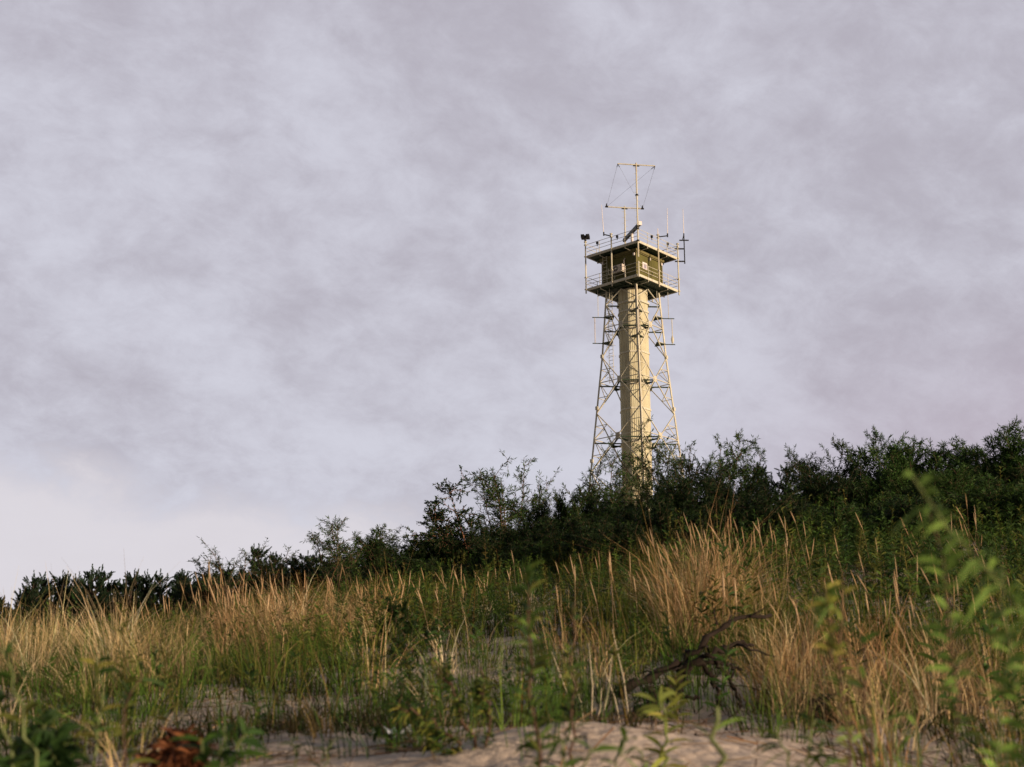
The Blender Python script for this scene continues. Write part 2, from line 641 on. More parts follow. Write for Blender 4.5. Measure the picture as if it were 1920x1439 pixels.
# cabin ---------------------------------------------------------------
CW = 1.66
cab = MB().prism([(CW, -CW), (CW, CW), (-CW, CW), (-CW, -CW)], ZL - 0.02, ZR - 0.28).build('cabin', M['cabin'], tower)
for sx, sy in CORN:
    MB().box((sx * CW, sy * CW, (ZL + ZR) / 2 - 0.16), (0.13, 0.13, ZR - ZL - 0.34)).build('corner_trim', M['fascia'], cab)
b = MB()
for s in (-1, 1):
    b.box((s * (CW + 0.14), 0, ZR - 0.36), (0.06, 2 * CW + 0.34, 0.2))
    b.box((0, s * (CW + 0.14), ZR - 0.36), (2 * CW + 0.22, 0.06, 0.2))
    b.box((s * (CW + 0.05), 0, ZR - 0.50), (0.1, 2 * CW + 0.1, 0.06))
    b.box((0, s * (CW + 0.05), ZR - 0.50), (2 * CW + 0.1, 0.1, 0.06))
b.build('fascia', M['fascia'], cab)
# panel seam and door outline on the lit side
b = MB()
b.box((CW + 0.008, 0.1, ZL + 1.15), (0.016, 0.03, 2.2))
b.build('panel_seam', M['black'], cab)
door = MB().box((CW + 0.012, 0.75, ZL + 1.02), (0.03, 0.95, 2.0)).build('door', M['cabin'], cab)
MB().box((CW + 0.045, 0.38, ZL + 1.0), (0.04, 0.05, 0.16)).build('handle', M['black'], door)
# small board sign
bo = tlat(1208, 499, CW, 0, 0, 1)
zs_ = tz(499.5, CW, bo)
sign = MB().box((CW + 0.05, bo, zs_), (0.03, 0.60, 0.56)).build('notice_sign', M['white'], cab)
MB().box((CW + 0.067, bo + 0.02, zs_ - 0.01), (0.008, 0.42, 0.40)).build('printed_panel', M['print'], sign)
b = MB()
for k, (w_, dy) in enumerate(((0.30, 0.1), (0.34, 0.04), (0.22, -0.02), (0.28, -0.08), (0.14, -0.13))):
    b.box((CW + 0.073, bo + 0.02, zs_ + dy), (0.006, w_, 0.022))
b.build('faded_lines', M['wire'], sign)
# wall lamps under the fascia
for (lx, ly) in ((CW - 0.12, -CW - 0.09), (-CW + 0.1, -CW - 0.09), (CW + 0.09, 0.0), (CW + 0.09, CW - 0.12)):
    lm = MB().box((lx, ly, ZR - 0.68), (0.13, 0.13, 0.2)).build('wall_lamp', M['white'], cab)
# air conditioner on the shaded side
ax0 = tlat(1170, 505, 0, -CW - 0.2, 1, 0)
ax1 = tlat(1149, 508, 0, -CW - 0.2, 1, 0)
axm, aw = (ax0 + ax1) / 2, abs(ax0 - ax1)
az = tz(504.5, axm, -CW - 0.35)
ac = MB().box((axm, -CW - 0.28, az), (aw, 0.34, 0.56)).build('air_conditioner', M['acbody'], tower)
b = MB()
for rr, d0 in ((0.22, 0.0),):
    n = 18
    ring = [(axm - 0.08 + rr * math.cos(2 * math.pi * k / n), -CW - 0.452, az + rr * math.sin(2 * math.pi * k / n)) for k in range(n)]
    ring2 = [(x, -CW - 0.475, z) for x, y, z in ring]
    b.add(ring + ring2, [(k, (k + 1) % n, n + (k + 1) % n, n + k) for k in range(n)] + [tuple(range(n, 2 * n))])
b.build('fan_grille', M['black'], ac)
b = MB()
for a in range(6):
    an = a * math.pi / 6
    b.bar((axm - 0.08 - 0.2 * math.cos(an), -CW - 0.482, az - 0.2 * math.sin(an)), (axm - 0.08 + 0.2 * math.cos(an), -CW - 0.482, az + 0.2 * math.sin(an)), 0.012, 0.012)
b.tube([(axm - 0.08, -CW - 0.475, az), (axm - 0.08, -CW - 0.495, az)], 0.07, 10)
b.build('fan_guard', M['acbody'], ac)
for c_, s_ in (((axm - aw / 2 + 0.13, -CW - 0.455, az - 0.03), (0.08, 0.01, 0.3)), ((axm + aw / 2 - 0.14, -CW - 0.455, az + 0.16), (0.1, 0.01, 0.08)), ((axm + aw / 2 - 0.10, -CW - 0.455, az - 0.05), (0.16, 0.01, 0.02))):
    MB().box(c_, s_).build('vent_slot', M['black'], ac)
b = MB()
for s in (-1, 1):
    x = axm + s * (aw / 2 - 0.06)
    b.bar((x, -CW, az - 0.31), (x, -CW - 0.52, az - 0.31), 0.05)
    b.bar((x, -CW - 0.03, az - 0.31), (x, -CW - 0.03, az - 0.65), 0.05)
xo = axm - aw / 2 - 0.22
b.bar((xo, -CW - 0.45, az - 0.33), (xo, -CW - 0.45, az + 0.18), 0.05)
b.bar((xo, -CW - 0.45, az - 0.33), (axm, -CW - 0.45, az - 0.33), 0.05)
b.bar((xo, -CW - 0.02, az - 0.33), (xo, -CW - 0.45, az - 0.33), 0.05)
b.build('wall_bracket', M['steel'], ac)
b = MB()
xp = tlat(1171, 495, 0, -CW - 0.1, 1, 0)
b.tube([(xp + 0.05, -CW - 0.12, ZL + 0.2), (xp + 0.02, -CW - 0.12, ZL + 1.3), (xp - 0.06, -CW - 0.1, ZL + 1.75), (xp, -CW - 0.05, ZL + 2.0)], 0.05, 7)
b.build('cable_conduit', M['acbody'], tower)

# ladder from the roof through the lower deck down the left side
b = MB()
xl = tlat(1142.5, 545, 0, -1.35, 1, 0)
for dx in (-0.2, 0.2):
    b.tube([(xl + dx, -CW - 0.2, ZR - 0.2), (xl + dx, -CW - 0.2, ZL)], 0.022, 5)
for k in range(10):
    z = ZL + 0.2 + k * 0.29
    b.tube([(xl - 0.2, -CW - 0.2, z), (xl + 0.2, -CW - 0.2, z)], 0.018, 5)
b.build('ladder', M['steel'], tower)
b = MB()
zb = ML[2]
for dx in (-0.2, 0.2):
    b.tube([(xl + dx, -1.28, ZL - 0.2), (xl + dx, -1.28, zb)], 0.022, 5)
k = 0
z = ZL - 0.4
while z > zb:
    b.tube([(xl - 0.2, -1.28, z), (xl + 0.2, -1.28, z)], 0.018, 5)
    if k % 3 == 0:                              # hoops of the safety cage
        b.tube([(xl + 0.36 * math.cos(a), -1.28 - 0.36 * math.sin(a), z) for a in np.linspace(-0.3, math.pi + 0.3, 9)], 0.014, 4)
    z -= 0.29
    k += 1
b.build('ladder', M['steel'], tower)

# thin feed cables hanging from the deck
for (cx_, cy_, py1) in ((-HS + 0.62, -HS + 0.5, 594), (-0.95, -1.75, 568), (1.62, 1.0, 580), (HS - 0.5, HS - 0.62, 597)):
    b = MB().tube([(cx_, cy_, ZL - 0.15), (cx_, cy_, tz(py1, cx_, cy_))], 0.022, 5)
    b.build('feed_cable', M['steel'], tower)

# dipole antennas on the legs: an upper and a lower arm with a plate, and a vertical tube between them
for (sx, sy), coil in (((-1, -1), False), ((1, 1), True), ((1, -1), False), ((-1, 1), False)):
    zu = tz(596, -1.6 * 1.0, -1.6)
    zd = tz(644.5, -1.75, -1.75)
    brs = []
    for z in (zu, zd):
        bracket = MB()
        brs.append(bracket)
        a = hw(z)
        d = np.array([sx, sy]) / math.sqrt(2)
        t = np.array([-d[1], d[0]])
        o2 = np.array([sx, sy]) * a
        p = [o2 - d * 0.75 + t * 0.55, o2 - d * 0.75 - t * 0.55, o2 + d * 0.05 - t * 0.08, o2 + d * 0.05 + t * 0.08]
        bracket.add([(*q, z - 0.03) for q in p] + [(*q, z + 0.03) for q in p], [(3, 2, 1, 0), (4, 5, 6, 7), (0, 1, 5, 4), (1, 2, 6, 5), (2, 3, 7, 6), (3, 0, 4, 7)])
        bracket.bar((*(o2 - d * 0.2), z), (*(o2 + d * (3.05 - a * 1.414 + 0.2)), z), 0.06)
    d = np.array([sx, sy]) / math.sqrt(2)
    top = d * 3.05
    dip = MB().tube([(*top, zd), (*top, zu)], 0.032, 6).build('dipole_antenna', M['acbody'] if not coil else M['steel'], tower)
    for bracket in brs:
        bracket.build('bracket', M['under'], dip)
    if coil:
        MB().tube([(*top, zd + 0.12), (*top, zd + 0.3), (*top, zd + 0.5), (*top, zd + 0.75)], [0.07, 0.11, 0.11, 0.04], 8).build('base_insulator', M['steel'], dip)

# masts with crossarms ---------------------------------------------------
dvec = np.array([cr * 1 - 0, -sr])              # world +x expressed in local axes
ax_l = np.array([math.cos(R(-14) - ROT), math.sin(R(-14) - ROT)])
ax_l = np.array([math.cos(R(8) - ROT), math.sin(R(8) - ROT)])


def mast(x, y, z0, z1, rad, zarm, half, steps, clamps):
    b = MB()
    b.tube([(x, y, z0), (x, y, z1)], rad, 8)
    o = b.build('antenna_mast', M['steel'], tower)
    ends = [np.array([x + s * ax_l[0] * half[i], y + s * ax_l[1] * half[i], zarm]) for i, s in enumerate((-1, 1))]
    MB().tube([ends[0], ends[1]], 0.05, 8).build('crossarm', M['steel'], o)
    b = MB()
    z = steps[0]
    k = 0
    while z < steps[1]:
        s = -1 if k % 2 else 1
        MB().tube([(x, y, z), (x + s * ax_l[0] * 0.22, y + s * ax_l[1] * 0.22, z)], 0.012, 4).build('step_peg', M['steel'], o)
        z += 0.26
        k += 1
    b = MB()
    for z in clamps:
        MB().tube([(x, y, z - 0.06), (x, y, z + 0.06)], rad + 0.06, 8).build('clamp', M['black'], o)
    b.tube([(x - ax_l[0] * 0.25, y - ax_l[1] * 0.25, zarm - 0.09), (x + ax_l[0] * 0.25, y + ax_l[1] * 0.25, zarm - 0.09)], 0.05, 6)
    b.build('clamp', M['black'], o)
    return ends


zt1 = tz(306, E, -E)
za1 = tz(309.5, E, -E)
zt2 = tz(378, -1.9, 1.9)
za2 = tz(381, -1.9, 1.9)
e1 = mast(E, -E, tz(482, E, -E), zt1, 0.06, za1, (1.47, 1.52), (tz(425, E, -E), tz(314, E, -E)), (tz(366, E, -E), tz(425, E, -E), ZR - 0.1, ZR + 0.9))
e2 = mast(-E, E, ZR, zt2, 0.055, za2, (1.52, 1.52), (ZR + 1.5, za2 - 0.2), (ZR + 1.0,))
for a, c in ((e1[0], e2[0]), (e1[1], e2[1]), (e1[0], e2[1]), (e1[1], e2[0])):
    w = MB().tube([a, c], 0.008, 4).build('antenna_wire', M['wire'], tower)
    dd = (c - a) / np.linalg.norm(c - a)
    MB().tube([a + dd * 0.05, a + dd * 0.55], 0.03, 5).build('insulator', M['black'], w)
for p in e2:
    b = MB()
    b.tube([p, p + np.array([0.0, 0, 0.3])], [0.09, 0.03], 6)
    b.tube([p - 0.12 * np.array([ax_l[0], ax_l[1], 0]), p + 0.12 * np.array([ax_l[0], ax_l[1], 0])], 0.07, 6)
    b.build('end_fitting', M['black'], tower)

# radar: long bar turned almost end-on, on a pedestal at the roof centre
zr_ = ZR + 2.05
rd = np.array([TX + 0.0, 0])
rw = np.array([1.02, -3.75])                     # world plan direction of the bar
rw = rw / np.linalg.norm(rw)
rl = np.array([rw[0] * cr + rw[1] * sr, -rw[0] * sr + rw[1] * cr])
cc = np.array([0.1, -0.05])
p0, p1 = cc - rl * 1.9, cc + rl * 1.9
radar = MB().bar((*p0, zr_), (*p1, zr_), 0.20, 0.26).build('radar_antenna', M['radar'], tower)
MB().bar((*p1, zr_), (*(p1 + rl * 0.08), zr_), 0.26, 0.32).build('end_cap', M['white'], radar)
b = MB()
b.prism([(cc[0] + 0.32 * math.cos(a), cc[1] + 0.32 * math.sin(a)) for a in np.linspace(0, 2 * math.pi, 13)[:-1]], ZR - 0.02, ZR + 0.7)
b.tube([(*cc, ZR + 0.7), (*cc, ZR + 1.95)], 0.11, 10)
b.build('pedestal', M['white'], radar)

# surveillance camera on the left pole
kx = ky = -E
hd = MB()
zc_ = ZR + 1.19
hd.tube([(kx, ky, zc_), (kx, ky, zc_ + 0.22)], 0.09, 8)
wl = np.array([math.cos(-ROT + R(-10)), math.sin(-ROT + R(-10))])
wf = np.array([wl[1], -wl[0]])
b = MB()
for s in (-1, 1):
    c = np.array([kx, ky]) + wl * 0.2 * s
    b.bar((*(c - wf * 0.3), zc_ + 0.42), (*(c + wf * 0.3), zc_ + 0.42), 0.27, 0.25)
    b.tube([(*(c + wf * 0.3), zc_ + 0.42), (*(c + wf * 0.36), zc_ + 0.42)], 0.1, 10)
b.bar((*(np.array([kx, ky]) - wl * 0.3), zc_ + 0.40), (*(np.array([kx, ky]) + wl * 0.3), zc_ + 0.40), 0.3, 0.2)
camo = b.build('surveillance_camera', M['black'], tower)
hd.build('pan_head', M['black'], camo)

# floodlights clamped on the roof rail
for (x, y) in ((-1.45, -E + .05), (0.55, -E + .05), (E - .05, -0.75), (E - .05, 1.35)):
    b = MB()
    b.box((x, y, ZR + 0.80), (0.14, 0.14, 0.2))
    b.box((x, y, ZR + 0.62), (0.04, 0.04, 0.2))
    b.build('floodlight', M['black'], tower)


def whip(x, y, arm_px, arm_py, top_px, top_py, dx, dy):
    z0 = ZR + 0.98
    s = tlat(arm_px, arm_py, x, y, dx, dy)
    ex, ey = x + dx * s, y + dy * s
    z1 = tz(arm_py + 3, ex, ey)
    w = MB()
    zt = tz(top_py, ex, ey)
    s2 = tlat(top_px, top_py, ex, ey, dx, dy)
    w.tube([(ex, ey, z1), (ex + dx * s2, ey + dy * s2, zt)], [0.03, 0.018], 6)
    o = w.build('whip_antenna', M['white'], tower)
    a = MB()
    a.bar((x, y, z0), (ex, ey, z1), 0.07)
    a.tube([(ex, ey, z1 - 0.1), (ex, ey, z1 + 0.2)], 0.055, 6)
    a.build('mounting_arm', M['black'], o)


wx_l = (math.cos(-ROT), math.sin(-ROT))
whip(0, -E, 1132, 437, 1128, 384.5, *wx_l)
whip(E, 0, 1251.5, 439.5, 1251, 391, *wx_l)
b = MB().tube([(E, 0, ZR + 1.19), (E, 0, ZR + 1.7)], 0.03, 6)
b.build('stub_antenna', M['white'], tower)
# side-mounted cross antenna beyond the right corner
s_ = tlat(1283, 465, E, E, *wx_l)
ex, ey = E + wx_l[0] * s_, E + wx_l[1] * s_
b = MB()
b.tube([(ex, ey, tz(495, ex, ey)), (ex, ey, tz(438, ex, ey))], 0.045, 6)
b.bar((ex - wx_l[0] * 0.38, ey - wx_l[1] * 0.38, tz(451, ex, ey)), (ex + wx_l[0] * 0.38, ey + wx_l[1] * 0.38, tz(451, ex, ey)), 0.08)
b.bar((ex, ey, tz(440, ex, ey)), (ex - wx_l[0] * 0.12, ey - wx_l[1] * 0.12, tz(450, ex, ey)), 0.06)
ca = b.build('whip_antenna', M['black'], tower)
b = MB()
for py in (467, 490.5):
    z = tz(py, ex, ey)
    b.bar((E - wx_l[0] * 0.25, E - wx_l[1] * 0.25, z), (ex, ey, z), 0.09)
b.build('mounting_arm', M['black'], ca)
MB().tube([(ex, ey, tz(439, ex, ey)), (ex, ey, tz(392, ex, ey))], [0.03, 0.018], 6).build('whip_rod', M['white'], ca)

# ------------------------------------------------------------------ vegetation builders


def unit(a):
    return a / (np.linalg.norm(a, axis=-1, keepdims=True) + 1e-9)


def leaves(pos, axis_, length, width, r, segs=1, droop=0.0):
    """many small leaves: segs 1 = a diamond, 3 = a bent lanceolate blade"""
    n = len(pos)
    axis_ = unit(axis_)
    side = unit(np.cross(axis_, r.normal(size=(n, 3))))
    L, W = length[:, None], width[:, None]
    if segs == 1:
        V = np.stack([pos, pos + axis_ * L * 0.45 + side * W / 2, pos + axis_ * L, pos + axis_ * L * 0.45 - side * W / 2], 1)
        q = np.arange(n * 4).reshape(n, 4)
        return V.reshape(-1, 3), q, 4
    prof = [0.25, 1.0, 0.75, 0.06]
    rows = []
    for t, w in zip((0, 0.35, 0.7, 1.0), prof):
        c = pos + axis_ * L * t + np.array([0, 0, -1.0]) * (droop * L * t * t)
        rows.append(c + side * W / 2 * w)
        rows.append(c - side * W / 2 * w)
    V = np.stack(rows, 1)
    base = np.arange(n)[:, None] * 8
    q = np.concatenate([base + np.array([[2 * k, 2 * k + 1, 2 * k + 3, 2 * k + 2]]) for k in range(3)], 0)
    return V.reshape(-1, 3), q, 8


def tints(n, palette, r, jitter=0.25):
    p = np.array(palette)
    c = p[r.integers(0, len(p), n)]
    return np.clip(c * (1 + jitter * r.normal(size=(n, 1))), 0.004, 0.9)


def ribbons(base, hgt, az, lean, width, tint, r, K=5, tipcol=None, curve=2.0):
    """grass blades as tapering bent ribbons"""
    n = len(base)
    d = np.stack([np.cos(az), np.sin(az), np.zeros(n)], 1)
    yaw = r.uniform(0, math.pi, n)
    sd = np.stack([np.cos(yaw), np.sin(yaw), np.zeros(n)], 1)
    rows, cols = [], []
    for k in range(K):
        t = k / (K - 1)
        up = hgt * (t - 0.35 * np.minimum(lean, 1.4) * t ** 2.2)
        c = base + d * (hgt * lean * t ** curve)[:, None]
        c[:, 2] += up
        w = width * (1 - t) ** 0.7 * 0.5 + 0.0004
        rows += [c + sd * w[:, None], c - sd * w[:, None]]
        cc_ = tint if tipcol is None else tint * (1 - t) + tipcol * t
        cols += [cc_, cc_]
    V = np.stack(rows, 1).reshape(-1, 3)
    C = np.stack(cols, 1).reshape(-1, 3)
    b0 = np.arange(n)[:, None] * (2 * K)
    q = np.concatenate([b0 + np.array([[2 * k, 2 * k + 1, 2 * k + 3, 2 * k + 2]]) for k in range(K - 1)], 0)
    tip = np.stack([rows[-1], rows[-2]], 0).mean(0)
    return V, q, C, tip, d


class Soup:
    def __init__(self):
        self.V, self.Q, self.C, self.n = [], [], [], 0

    def add(self, V, q, C):
        self.V.append(V)
        self.Q.append(q + self.n)
        self.C.append(C)
        self.n += len(V)

    def build(self, name, mat, parent=None):
        return mesh_np(name, np.concatenate(self.V), np.concatenate(self.Q), mat, parent, tint=np.concatenate(self.C))


def branch(p, d, L, r, n=6, up=0.15, jit=0.12):
    pts = [np.array(p, float)]
    d = np.array(d, float)
    for _ in range(n):
        d = d + r.normal(size=3) * jit + np.array([0, 0, up])
        d /= np.linalg.norm(d)
        pts.append(pts[-1] + d * L / n)
    return np.array(pts)


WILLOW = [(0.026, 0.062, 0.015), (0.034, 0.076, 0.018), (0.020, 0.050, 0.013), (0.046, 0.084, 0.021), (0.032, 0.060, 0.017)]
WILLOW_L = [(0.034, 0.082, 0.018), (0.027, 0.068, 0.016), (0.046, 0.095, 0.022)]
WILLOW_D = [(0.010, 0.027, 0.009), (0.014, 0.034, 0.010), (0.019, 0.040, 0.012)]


def bush(seed, h=2.2, spread=0.5, stems=7, nb=7, ntw=5, lden=60, pal=WILLOW, lean=(0, 0), leaf=(0.07, 0.115), lw=0.17, start=0.3, bark='bark', up=0.0):
    """returns stem mesh data and foliage soup of a shrub about h tall, base at the origin"""
    r = np.random.default_rng(seed)
    st, fo = MB(), Soup()
    P, A = [], []

    def strew(pts, t0, dens):
        seg = np.linalg.norm(np.diff(pts, axis=0), axis=1)
        Ltot = seg.sum()
        n = max(3, int(Ltot * dens))
        t = t0 + (1 - t0) * r.random(n) ** 0.85
        f = t * (len(pts) - 1)
        i = np.clip(f.astype(int), 0, len(pts) - 2)
        w = (f - i)[:, None]
        pos = pts[i] * (1 - w) + pts[i + 1] * w
        ax = unit(pts[i + 1] - pts[i])
        P.append(pos)
        A.append(ax * 0.7 + r.normal(size=(n, 3)) * 0.5 + np.array([0, 0, -0.12]))
    for s in range(stems):
        a = r.uniform(0, 2 * math.pi)
        tilt = spread * r.uniform(0.15, 1.0)
        d = np.array([math.cos(a) * tilt + lean[0], math.sin(a) * tilt + lean[1], 1.0])
        L = h * r.uniform(0.72, 1.02) * math.sqrt(1 + tilt * tilt * 0.4)
        p0 = (r.normal() * 0.08 * h * spread, r.normal() * 0.08 * h * spread, -0.08)
        pts = branch(p0, unit(d), L, r, 8, 0.05, 0.09)
        st.tube(pts, np.linspace(0.014, 0.003, len(pts)) * h / 2 * (1.2 if s == 0 else 1), 5, False)
        strew(pts, 0.55, lden * 0.6)
        for _ in range(nb):
            t = r.uniform(start, 0.95)
            f = t * (len(pts) - 1)
            i = min(int(f), len(pts) - 2)
            q = pts[i] + (pts[i + 1] - pts[i]) * (f - i)
            b_ = r.uniform(0, 2 * math.pi)
            dd = unit(unit(pts[i + 1] - pts[i]) * 0.8 + np.array([math.cos(b_), math.sin(b_), 0.15]) * 0.75)
            bl = h * r.uniform(0.16, 0.34) * (1.25 - 0.6 * t)
            bp = branch(q, dd, bl, r, 5, up, 0.15)
            st.tube(bp, np.linspace(0.006, 0.0018, len(bp)) * h / 2, 4, False)
            strew(bp, 0.25, lden)
            for _ in range(ntw):
                k = r.integers(1, len(bp))
                dd2 = unit(unit(bp[k] - bp[k - 1]) * 0.7 + r.normal(size=3) * 0.5)
                tp = branch(bp[k - 1], dd2, bl * r.uniform(0.35, 0.6), r, 3, up * 0.8, 0.15)
                st.tube(tp, np.linspace(0.003, 0.0012, len(tp)) * h / 2, 3, False)
                strew(tp, 0.1, lden)
    P, A = np.concatenate(P), np.concatenate(A)
    n = len(P)
    L = r.uniform(leaf[0], leaf[1], n)
    V, q, k = leaves(P, A, L, L * lw, r)
    fo.add(V, q, np.repeat(tints(n, pal, r, 0.3), k, 0))
    return st, fo


def make_bush(name, **kw):
    o = empty(name)
    bark = kw.get('bark', 'bark')
    st, fo = bush(**kw)
    st.build('stems', M[bark], o)
    fo.build('foliage', M['leaf'], o)
    return o


def bbox_top(o):
    fo = [c for c in o.children if c.name.startswith(('foliage', 'crown'))][0]
    v = np.empty(len(fo.data.vertices) * 3, np.float32)
    fo.data.vertices.foreach_get('co', v)
    v = v.reshape(-1, 3)
    k = v[:, 2] > np.quantile(v[:, 2], 0.9985)
    return float(v[k, 2].mean()), float(v[k, 0].mean())


def put(o, px, py_top, d, rz=0.0, wid=1.0, label=None, cat=None, group=None, sink=0.0):
    """stand a plant on the ground at distance d so that its top reaches the row seen in the photo"""
    u = (px - 960) / (F * CP - (719.5 - py_top) * SP)
    x = u * d
    z0 = float(H(x, d)) - sink
    hgt = EYE + float(elev_tan(py_top)) * d - z0
    top, _ = bbox_top(o)
    s = (hgt + 0.05) / top
    o.location = (x, d, z0)
    o.rotation_euler = (0, 0, rz)
    w = wid * (0.55 * s + 0.45) if s > 1 else wid * (0.6 * s + 0.4)
    o.scale = (w, w, s)
    tag(o, label, cat, group)
    return o


# ---- prototypes
PB = {
    'open': dict(seed=3, h=2.2, spread=0.50, stems=6, nb=8, ntw=5, lden=43, pal=WILLOW, up=-0.05),
    'open2': dict(seed=7, h=2.3, spread=0.55, stems=7, nb=8, ntw=5, lden=46, pal=WILLOW, up=-0.05),
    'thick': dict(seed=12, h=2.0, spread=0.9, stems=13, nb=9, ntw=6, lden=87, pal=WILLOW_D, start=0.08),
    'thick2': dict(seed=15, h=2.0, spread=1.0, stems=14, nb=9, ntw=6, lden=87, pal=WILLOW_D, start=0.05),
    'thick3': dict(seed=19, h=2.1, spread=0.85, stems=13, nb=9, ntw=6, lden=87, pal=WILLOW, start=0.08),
    'light': dict(seed=21, h=2.0, spread=0.75, stems=12, nb=9, ntw=5, lden=72, pal=WILLOW_L, start=0.12, leaf=(0.09, 0.15), lw=0.15, up=-0.07),
    'light2': dict(seed=24, h=2.1, spread=0.65, stems=11, nb=9, ntw=5, lden=72, pal=WILLOW_L, start=0.12, leaf=(0.09, 0.15), lw=0.15, up=-0.07),
    'sprig': dict(seed=31, h=1.8, spread=0.36, stems=4, nb=8, ntw=3, lden=39, pal=WILLOW, leaf=(0.06, 0.10)),
    'sprig2': dict(seed=34, h=1.9, spread=0.42, stems=4, nb=9, ntw=3, lden=41, pal=WILLOW, leaf=(0.06, 0.10)),
    'lean': dict(seed=42, h=2.4, spread=0.34, stems=4, nb=11, ntw=6, lden=80, pal=WILLOW_D, lean=(-0.38, 0.05), bark='redbark', start=0.3, leaf=(0.05, 0.085), lw=0.36, up=-0.06),
    'umbrella': dict(seed=47, h=2.3, spread=1.0, stems=9, up=-0.08, nb=9, ntw=6, lden=69, pal=WILLOW, start=0.5, lean=(0.45, 0)),
}
made = {}


def get_bush(kind):
    if kind not in made:
        made[kind] = make_bush('willow_bush', **PB[kind])
        return made[kind]
    return copy_tree(made[kind])


G_SKY = 'willow bushes along the dune crest'
FEATURES = [
    # px, top row, distance, kind, rotation, width, label
    (440, 1018, 19.5, 'sprig', 0.4, 1.0, 'thin upright willow sprig rising alone above the dark hedge left of the pines'),
    (505, 1020, 22.0, 'sprig2', 1.9, 0.9, 'small wispy willow shoot directly behind the round-topped pine'),
    (645, 966, 21.0, 'open', 0.2, 1.0, 'open airy willow with two feathery tops standing above the low hedge'),
    (713, 997, 22.0, 'sprig2', 3.2, 1.2, 'small loose willow next to the airy two-topped willow'),
    (745, 985, 22.0, 'thick3', 2.1, 0.8, 'rounded dark willow bush with a few bare twigs at its left edge'),
    (900, 890, 22.0, 'lean', 0.0, 0.95, 'leaning dark tree arching left with bare reddish trunk'),
    (955, 874, 23.0, 'open2', 0.7, 1.0, 'tall feathery willow beside the tree that arches left'),
    (1015, 888, 24.0, 'sprig', 2.5, 0.8, 'slender half-bare willow in the gap before the tower'),
    (1050, 928, 23.0, 'thick', 0.9, 0.7, 'low dense willow filling the gap left of the tower'),
    (1092, 866, 24.0, 'open', 4.1, 0.95, 'willow with a pointed crown at the left foot of the tower'),
    (1142, 850, 26.0, 'open', 2.9, 0.75, 'willow reaching over the left lattice leg of the tower'),
    (1203, 872, 25.0, 'sprig', 1.7, 0.7, 'thin leafed willow growing in front of the lit tower shaft'),
    (1250, 796, 27.0, 'open2', 5.2, 0.8, 'tallest willow, covering the right leg of the tower'),
    (1297, 832, 26.0, 'sprig2', 0.3, 1.1, 'arching willow spray just right of the tower leg'),
    (1345, 822, 26.0, 'umbrella', 0.1, 0.8, 'umbrella-shaped willow with its crown drawn out to the right'),
    (1505, 853, 25.0, 'sprig', 5.0, 1.5, 'sparse willow with a drooping tip beside the black pine tops'),
    (1562, 838, 25.0, 'thick3', 4.4, 0.8, 'bushy willow with a knobbly rounded top on the right slope'),
    (1650, 812, 24.0, 'light', 0.6, 0.62, 'narrow willow tower of leaves, first tall tip of the right thicket'),
    (1692, 822, 23.0, 'light2', 2.2, 0.75, 'light green willow paired with the narrow tip beside it'),
    (1742, 836, 24.0, 'light', 3.0, 0.75, 'willow with a flat leafy top behind the blurred shoot'),
    (1798, 826, 24.0, 'light2', 4.0, 0.8, 'light green willow with one upright leader, right of the blurred shoot'),
    (1845, 838, 23.5, 'light', 5.1, 0.7, 'thin twiggy willow before the largest bush at the right edge'),
    (1900, 795, 23.0, 'light2', 0.9, 0.95, 'large rounded willow bush at the right edge of the slope'),
    (1975, 806, 23.0, 'light', 1.5, 0.9, 'willow bush cut by the right edge of the view'),
]
for px, py, d, kind, rz, wid, lab in FEATURES:
    put(get_bush(kind), px, py, d, rz, wid, lab, 'willow bush' if kind != 'lean' else 'tree', G_SKY)

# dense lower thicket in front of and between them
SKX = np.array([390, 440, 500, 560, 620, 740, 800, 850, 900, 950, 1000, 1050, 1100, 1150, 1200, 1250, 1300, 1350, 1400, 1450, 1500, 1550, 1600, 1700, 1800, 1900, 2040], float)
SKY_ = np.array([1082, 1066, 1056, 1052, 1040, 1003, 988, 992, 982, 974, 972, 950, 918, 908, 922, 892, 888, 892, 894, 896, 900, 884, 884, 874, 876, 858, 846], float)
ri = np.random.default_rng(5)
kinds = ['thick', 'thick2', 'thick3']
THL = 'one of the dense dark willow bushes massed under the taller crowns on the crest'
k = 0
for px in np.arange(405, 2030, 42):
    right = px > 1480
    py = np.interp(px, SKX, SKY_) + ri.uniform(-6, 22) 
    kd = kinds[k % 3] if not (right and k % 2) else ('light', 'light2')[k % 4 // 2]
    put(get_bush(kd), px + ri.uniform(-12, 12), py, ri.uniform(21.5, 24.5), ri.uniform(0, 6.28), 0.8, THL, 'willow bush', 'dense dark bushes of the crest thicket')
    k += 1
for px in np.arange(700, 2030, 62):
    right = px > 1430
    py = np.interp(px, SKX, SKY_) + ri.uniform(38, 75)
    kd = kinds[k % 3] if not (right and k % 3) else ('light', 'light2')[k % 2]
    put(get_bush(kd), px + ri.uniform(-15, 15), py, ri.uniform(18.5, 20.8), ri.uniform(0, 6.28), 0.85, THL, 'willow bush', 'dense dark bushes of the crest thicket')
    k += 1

# ---- pines


